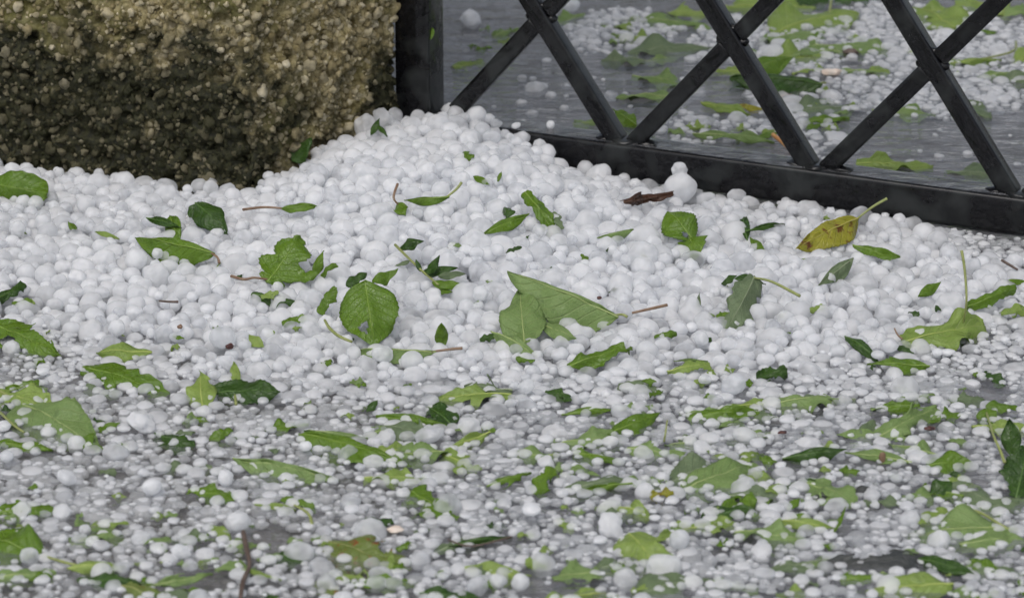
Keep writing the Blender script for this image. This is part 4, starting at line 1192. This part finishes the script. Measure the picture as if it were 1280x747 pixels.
def blocked(x, y, r):
    """floor height there, or None where a stone cannot lie"""
    if inside_pillar(x, y, r * .9): return None
    s, o = fence_so(x, y)
    if S_POST - r * .9 < s < S_POST + PW + r * .9 and -r * .9 < o < RAIL_W + r * .9: return None
    if s > S_POST:
        if -r * .92 < o < RAIL_W + r * .92:
            if 0 <= o <= RAIL_W and s < .012: return RAIL_T
            return None
    elif s < S_POST - .01 and o > .09:
        return None
    return 0.0

def floor_wl(r): return WL + r * random.uniform(-.55, .0)

OV = .82
def try_heap(r, x, y):
    h = hs(x, y)
    if h < .0095: return False
    best = None
    for k in range(5):
        a = random.random() * 6.283; q = 0 if k == 0 else r * 1.1 * random.random()
        xx, yy = x + q * math.cos(a), y + q * math.sin(a)
        fl = blocked(xx, yy, r)
        if fl is None: continue
        z = fl + r * .8
        for (x2, y2, z2, r2) in neigh(xx, yy, r):
            d2 = (xx - x2) ** 2 + (yy - y2) ** 2; R = (r + r2) * OV
            if d2 < R * R:
                zz = z2 + math.sqrt(R * R - d2)
                if zz > z: z = zz
        if best is None or z < best[2]: best = (xx, yy, z)
    if best is None: return False
    x, y, z = best
    if z + r * .35 > hs(x, y) + .0005: return False
    lc = leaf_conflict(x, y, z, r)
    if lc is not None and z + r * .55 > lc[0]:
        if random.random() > lc[1] or z > lc[0] + r * 1.2: return False
        z = max(z, lc[0] + r * .75)
    add(x, y, z, r)
    return True

xs0, xs1, ys0, ys1 = -.56, .56, -.40, .32
# heap: several passes, large to small
def rad_heap(x, y):
    px, py, _ = project(x, y, .02)
    f = min(max((py - 380) / 90, 0), 1)
    lo, hi = .0062 - .0029 * f, .0112 - .0042 * f
    if px < 300: hi -= .0012
    q = random.random()
    return (lo + (hi - lo) * q ** 1.35) * (random.uniform(.62, .85) if random.random() < .25 else 1.0)
for k in range(34000):
    x, y = random.uniform(-.52, .52), random.uniform(-.22, .31)
    try_heap(rad_heap(x, y) if k < 26000 else random.uniform(.0035, .0055), x, y)

# hail lying in the water
BARE = [(690, 728, 62, 20), (1232, 492, 34, 16), (1055, 612, 22, 9), (250, 722, 40, 15), (105, 650, 26, 9), (335, 665, 34, 14), (700, 632, 20, 8), (1215, 598, 26, 12), (150, 590, 24, 8)]
def front_density(px, py):
    for cx, cy, rx, ry in BARE:
        q = ((px - cx) / rx) ** 2 + ((py - cy) / ry) ** 2
        if q < 1: return 0.04
    n = mnoise.noise(Vector((px / 70, py / 30, 3.3)))
    d = .93 + .45 * n + .22 * min(max((620 - py) / 150, 0), 1)
    if px < 480 and py > 560: d -= .16
    return d
# hail behind the fence lies in drifts in the water (px, py, rx, ry)
BACK = [(768, 38, 85, 30), (600, 62, 52, 34), (590, 12, 40, 14), (868, 160, 48, 22), (930, 158, 40, 14), (985, 50, 130, 34), (1010, 110, 90, 42), (1010, 168, 46, 30),
        (1160, 120, 120, 30), (1200, 60, 130, 50), (1110, 40, 90, 40), (1240, 110, 70, 28), (875, 70, 14, 6)]
BACKBARE = [(700, 112, 135, 46), (1080, 200, 60, 26), (1150, 165, 60, 20), (1215, 182, 75, 34), (860, 108, 40, 24), (650, 30, 26, 16)]
def back_density(px, py):
    for cx, cy, rx, ry in BACKBARE:
        if ((px - cx) / rx) ** 2 + ((py - cy) / ry) ** 2 < 1: return .012
    d = .003
    for cx, cy, rx, ry in BACK:
        q = ((px - cx) / rx) ** 2 + ((py - cy) / ry) ** 2
        d = max(d, .85 * (1 - q ** 2))
    return d
def try_water(r, x, y):
    h = hs(x, y)
    if h > .0115: return False
    if blocked(x, y, r) is None: return False
    s, o = fence_so(x, y)
    px, py, _ = project(x, y, WL)
    d = back_density(px, py) if o > 0 else front_density(px, py)
    if random.random() > d: return False
    z = WL + r * (random.uniform(-.66, -.34) if o < 0 else random.uniform(-.45, -.10))
    if h > .006: z += (h - .006) * .6
    for (x2, y2, z2, r2) in neigh(x, y, r):
        if (x - x2) ** 2 + (y - y2) ** 2 < ((r + r2) * .80) ** 2: return False
    lc = leaf_conflict(x, y, z, r)
    if lc is not None:
        if random.random() > lc[1] * .8: return False
        z = max(z, min(lc[0], WL + .001) - r * .10)
    add(x, y, z, r)
    return True
def rad_water(k, n):
    f = k / n
    if f < .004: return random.uniform(.0070, .0095)
    if f < .020: return random.uniform(.0050, .0070)
    if f < .17: return random.uniform(.0034, .0052)
    if f < .55: return random.uniform(.0025, .0036)
    return random.uniform(.0014, .0026)
NW = 120000
for k in range(NW):
    x = random.uniform(-.52, .52); y = random.uniform(-.56, .10)
    if k % 3 == 0: x, y = random.uniform(-.12, .52), random.uniform(.08, .88)
    if abs(x) > .36 + (y + .5) * .17: continue
    rw = rad_water(k, NW)
    if fence_so(x, y)[1] > 0: rw = min(rw * 1.2, .0095)
    try_water(rw, x, y)
# a few loose stones on top of the slush
for k in range(160):
    x, y = random.uniform(-.42, .42), random.uniform(-.50, .0)
    r = random.uniform(.0028, .0060)
    if hs(x, y) > .011: continue
    px, py, _ = project(x, y, WL)
    if front_density(px, py) < .5: continue
    z = None
    for (x2, y2, z2, r2) in neigh(x, y, r):
        d2 = (x - x2) ** 2 + (y - y2) ** 2; R = (r + r2) * .9
        if d2 < R * R: z = max(z or 0, z2 + math.sqrt(R * R - d2))
    if z is None or z > WL + r * 1.8: continue
    if leaf_conflict(x, y, z, r) is not None: continue
    add(x, y, z, r)

SPECIAL = []
def special(px, py, rpx, label, lift=0.0, on=None):
    """a stone picked out singly: centre pixel and radius in pixels"""
    if on is None:
        p = on_surface(px, py, 0); Z = project(*p)[2]; r = rpx * Z / F_PX
        p = on_surface(px, py, r * 400 + lift)
    else:
        Z = 2.4; r = rpx * Z / F_PX
        g = ground_at(px, py, on + r * .85); p = Vector((g[0], g[1], on + r * .85))
    # clear room for it
    SPECIAL.append((p.x, p.y, p.z, r, label))
special(850, 235, 19, 'large round hailstone resting against the front of the bottom rail', 2)
special(850, 213, 9, 'small hailstone perched on the large one against the bottom rail', 15)
special(645, 157, 5, 'tiny hailstone lying on top of the bottom rail nearest the post', on=RAIL_T)
special(688, 156, 6, 'small hailstone lying on top of the bottom rail by the bar foot', on=RAIL_T)
special(470, 403, 12, 'hailstone showing through the round hole in the upright green leaf', 3)
special(177, 527, 18, 'large bright white hailstone floating beside the dark green leaf scrap')
special(298, 652, 15, 'smooth oval hailstone at the upper end of the brown twig')
special(596, 733, 16, 'smooth round hailstone beside the bare patch of grey water')
special(650, 728, 12, 'pinkish white hailstone at the edge of the bare grey patch')
special(622, 726, 12, 'white hailstone below the pale curled leaf by the bare patch')
special(536, 543, 17, 'big hailstone with a flattened base at the end of the long submerged leaf')
special(763, 657, 17, 'lumpy cluster-shaped white hailstone beside the pale torn leaf')
special(37, 695, 13, 'hailstone sitting on the large green leaf with the yellow stalk')
special(170, 324, 14, 'bright round hailstone standing out in front of the curled leaf by the pillar')
special(917, 480, 16, 'broad low white hailstone below the dark crumpled leaf')
special(589, 24, 13, 'white hailstone alone in the water behind the fence beside the post')
special(712, 7, 13, 'big white hailstone in the water behind the first crossing of bars')
for (x, y, z, r, lb) in SPECIAL:
    stones = [s for s in stones if (s[0] - x) ** 2 + (s[1] - y) ** 2 + (s[2] - z) ** 2 > ((s[3] + r) * .86) ** 2
              and not ((s[0] - x) ** 2 + (s[1] - y) ** 2 < (r * .9) ** 2 and s[2] > z)]

# how many pixels of each stone the camera sees (a small z-buffer of discs)
ST = np.array([s[:4] for s in stones])
N0 = len(ST)
ALL = np.vstack([ST, np.array([q[:4] for q in SPECIAL])])
sx, sy, sZ = project(ALL[:, 0], ALL[:, 1], ALL[:, 2])
BWp, BHp = 640, 374
zb = np.full((BHp, BWp), 1e9); ib = np.full((BHp, BWp), -1, np.int32)
for (x, y, z, c_) in LEAFPTS:
    a, b, Z = project(x, y, z); a = int(a / 2); b = int(b / 2)
    if 0 <= a < BWp and 0 <= b < BHp and Z < zb[b, a]: zb[b, a] = Z
for i in range(len(ALL)):
    rp = ALL[i, 3] * F_PX / sZ[i] / 2; cx, cy = sx[i] / 2, sy[i] / 2
    wc = 1e9
    x0, x1 = int(max(cx - rp, 0)), int(min(cx + rp + 1, BWp)); y0, y1 = int(max(cy - rp, 0)), int(min(cy + rp + 1, BHp))
    if x1 <= x0 or y1 <= y0: continue
    yy, xx = np.mgrid[y0:y1, x0:x1]
    d = ((xx + .5 - cx) ** 2 + (yy + .5 - cy) ** 2) / (rp * rp)
    dep = sZ[i] - ALL[i, 3] * np.sqrt(np.clip(1 - d, 0, 1))
    m = (d < 1) & (dep < zb[y0:y1, x0:x1])
    # below the water line it does not count
    hz = ALL[i, 2] + (cy - yy) / max(rp, .5) * ALL[i, 3]
    m &= hz > min(WL - .001, 1)
    zb[y0:y1, x0:x1][m] = dep[m]; ib[y0:y1, x0:x1][m] = i
cnt = np.bincount(ib[ib >= 0].ravel(), minlength=len(ALL))
order = np.argsort(-cnt[:N0])
singles = set(order[:300 - len(SPECIAL)].tolist())

hv = [lump(4, 5.3 * k + 2, a, f) for k, (a, f) in enumerate([(.08, 1.0), (.16, .9), (.22, .9), (.12, 1.3), (.28, 1.0), (.16, 1.2), (.09, .8), (.18, 1.3), (.32, 1.1), (.13, 1.5)])]
hm = []
for V, Fc in hv:
    me = mesh_np('hailstone', V, Fc); me.materials.append(M['hail_one']); hm.append(me)
L3 = [lump(3, 4.1 * k + 3, .08 + .06 * (k % 4), 1.0 + .15 * (k % 3)) for k in range(10)]
L2 = [lump(2, 2.7 * k + 5, .20 + .08 * (k % 4), 1.0) for k in range(8)]

def stone_matrix(x, y, z, r, flat=True):
    if hs(x, y) < .0105:      # afloat: melted flat
        return np.diag([random.uniform(.95, 1.25), random.uniform(.95, 1.25), random.uniform(.50, .78)]) @ rot_rand() * r
    sq = np.diag([random.uniform(.88, 1.22), random.uniform(.88, 1.22), random.uniform(.78, 1.0)]) if flat else np.diag([random.uniform(.9, 1.1)] * 3)
    return sq @ rot_rand() * r
def put_single(x, y, z, r, label, group, k):
    o = link('hailstone', hm[k % len(hm)])
    R = stone_matrix(x, y, z, r)
    o.matrix_world = Matrix.Translation((x, y, z)) @ Matrix([list(q) for q in R]).to_4x4()
    tag(o, label, 'hailstone', group)
mV, mF, mT = [], [], []; nv = 0
ks = 0
for i in range(N0):
    x, y, z, r = ALL[i]
    if i in singles:
        s, o_ = fence_so(x, y)
        if o_ > RAIL_W and s > S_POST: lb, gp = 'white hailstone in the water behind the lattice fence', 'hailstones behind the fence'
        elif hs(x, y) > .021: lb, gp = 'white hailstone heaped in the high drift against the pillar and fence post', 'hailstones of the high drift'
        elif hs(x, y) > .0105: lb, gp = 'white hailstone in the low layer of hail spread around the drift', 'hailstones of the low layer'
        else: lb, gp = 'white hailstone half sunk in the leafy melt water before the drift', 'hailstones in the melt water'
        put_single(x, y, z, r, lb, gp, ks); ks += 1
    else:
        if cnt[i] > 30: V, Fc = random.choice(L3)
        else: V, Fc = random.choice(L2)
        R = stone_matrix(x, y, z, r)
        mV.append(V @ R.T + np.array([x, y, z])); mF.append(Fc + nv); nv += len(V); mT.append(np.full(len(V), random.random()))
for q in SPECIAL:
    put_single(*q[:4], q[4], None, ks); ks += 1
me = mesh_np('hail', np.vstack(mV), np.vstack(mF))
at = me.attributes.new('tone', 'FLOAT', 'POINT'); at.data.foreach_set('value', np.concatenate(mT).astype(np.float32))
tag(link('hail', me, None, M['hail_mass']), 'countless smaller white hailstones covering the ground between the leaves', 'hail', kind='stuff')
print('STONES', N0, 'tris', sum(len(f) for f in mF), 'singles', ks, 'leaves', NLEAF[0], 'pebbles', len(keep))
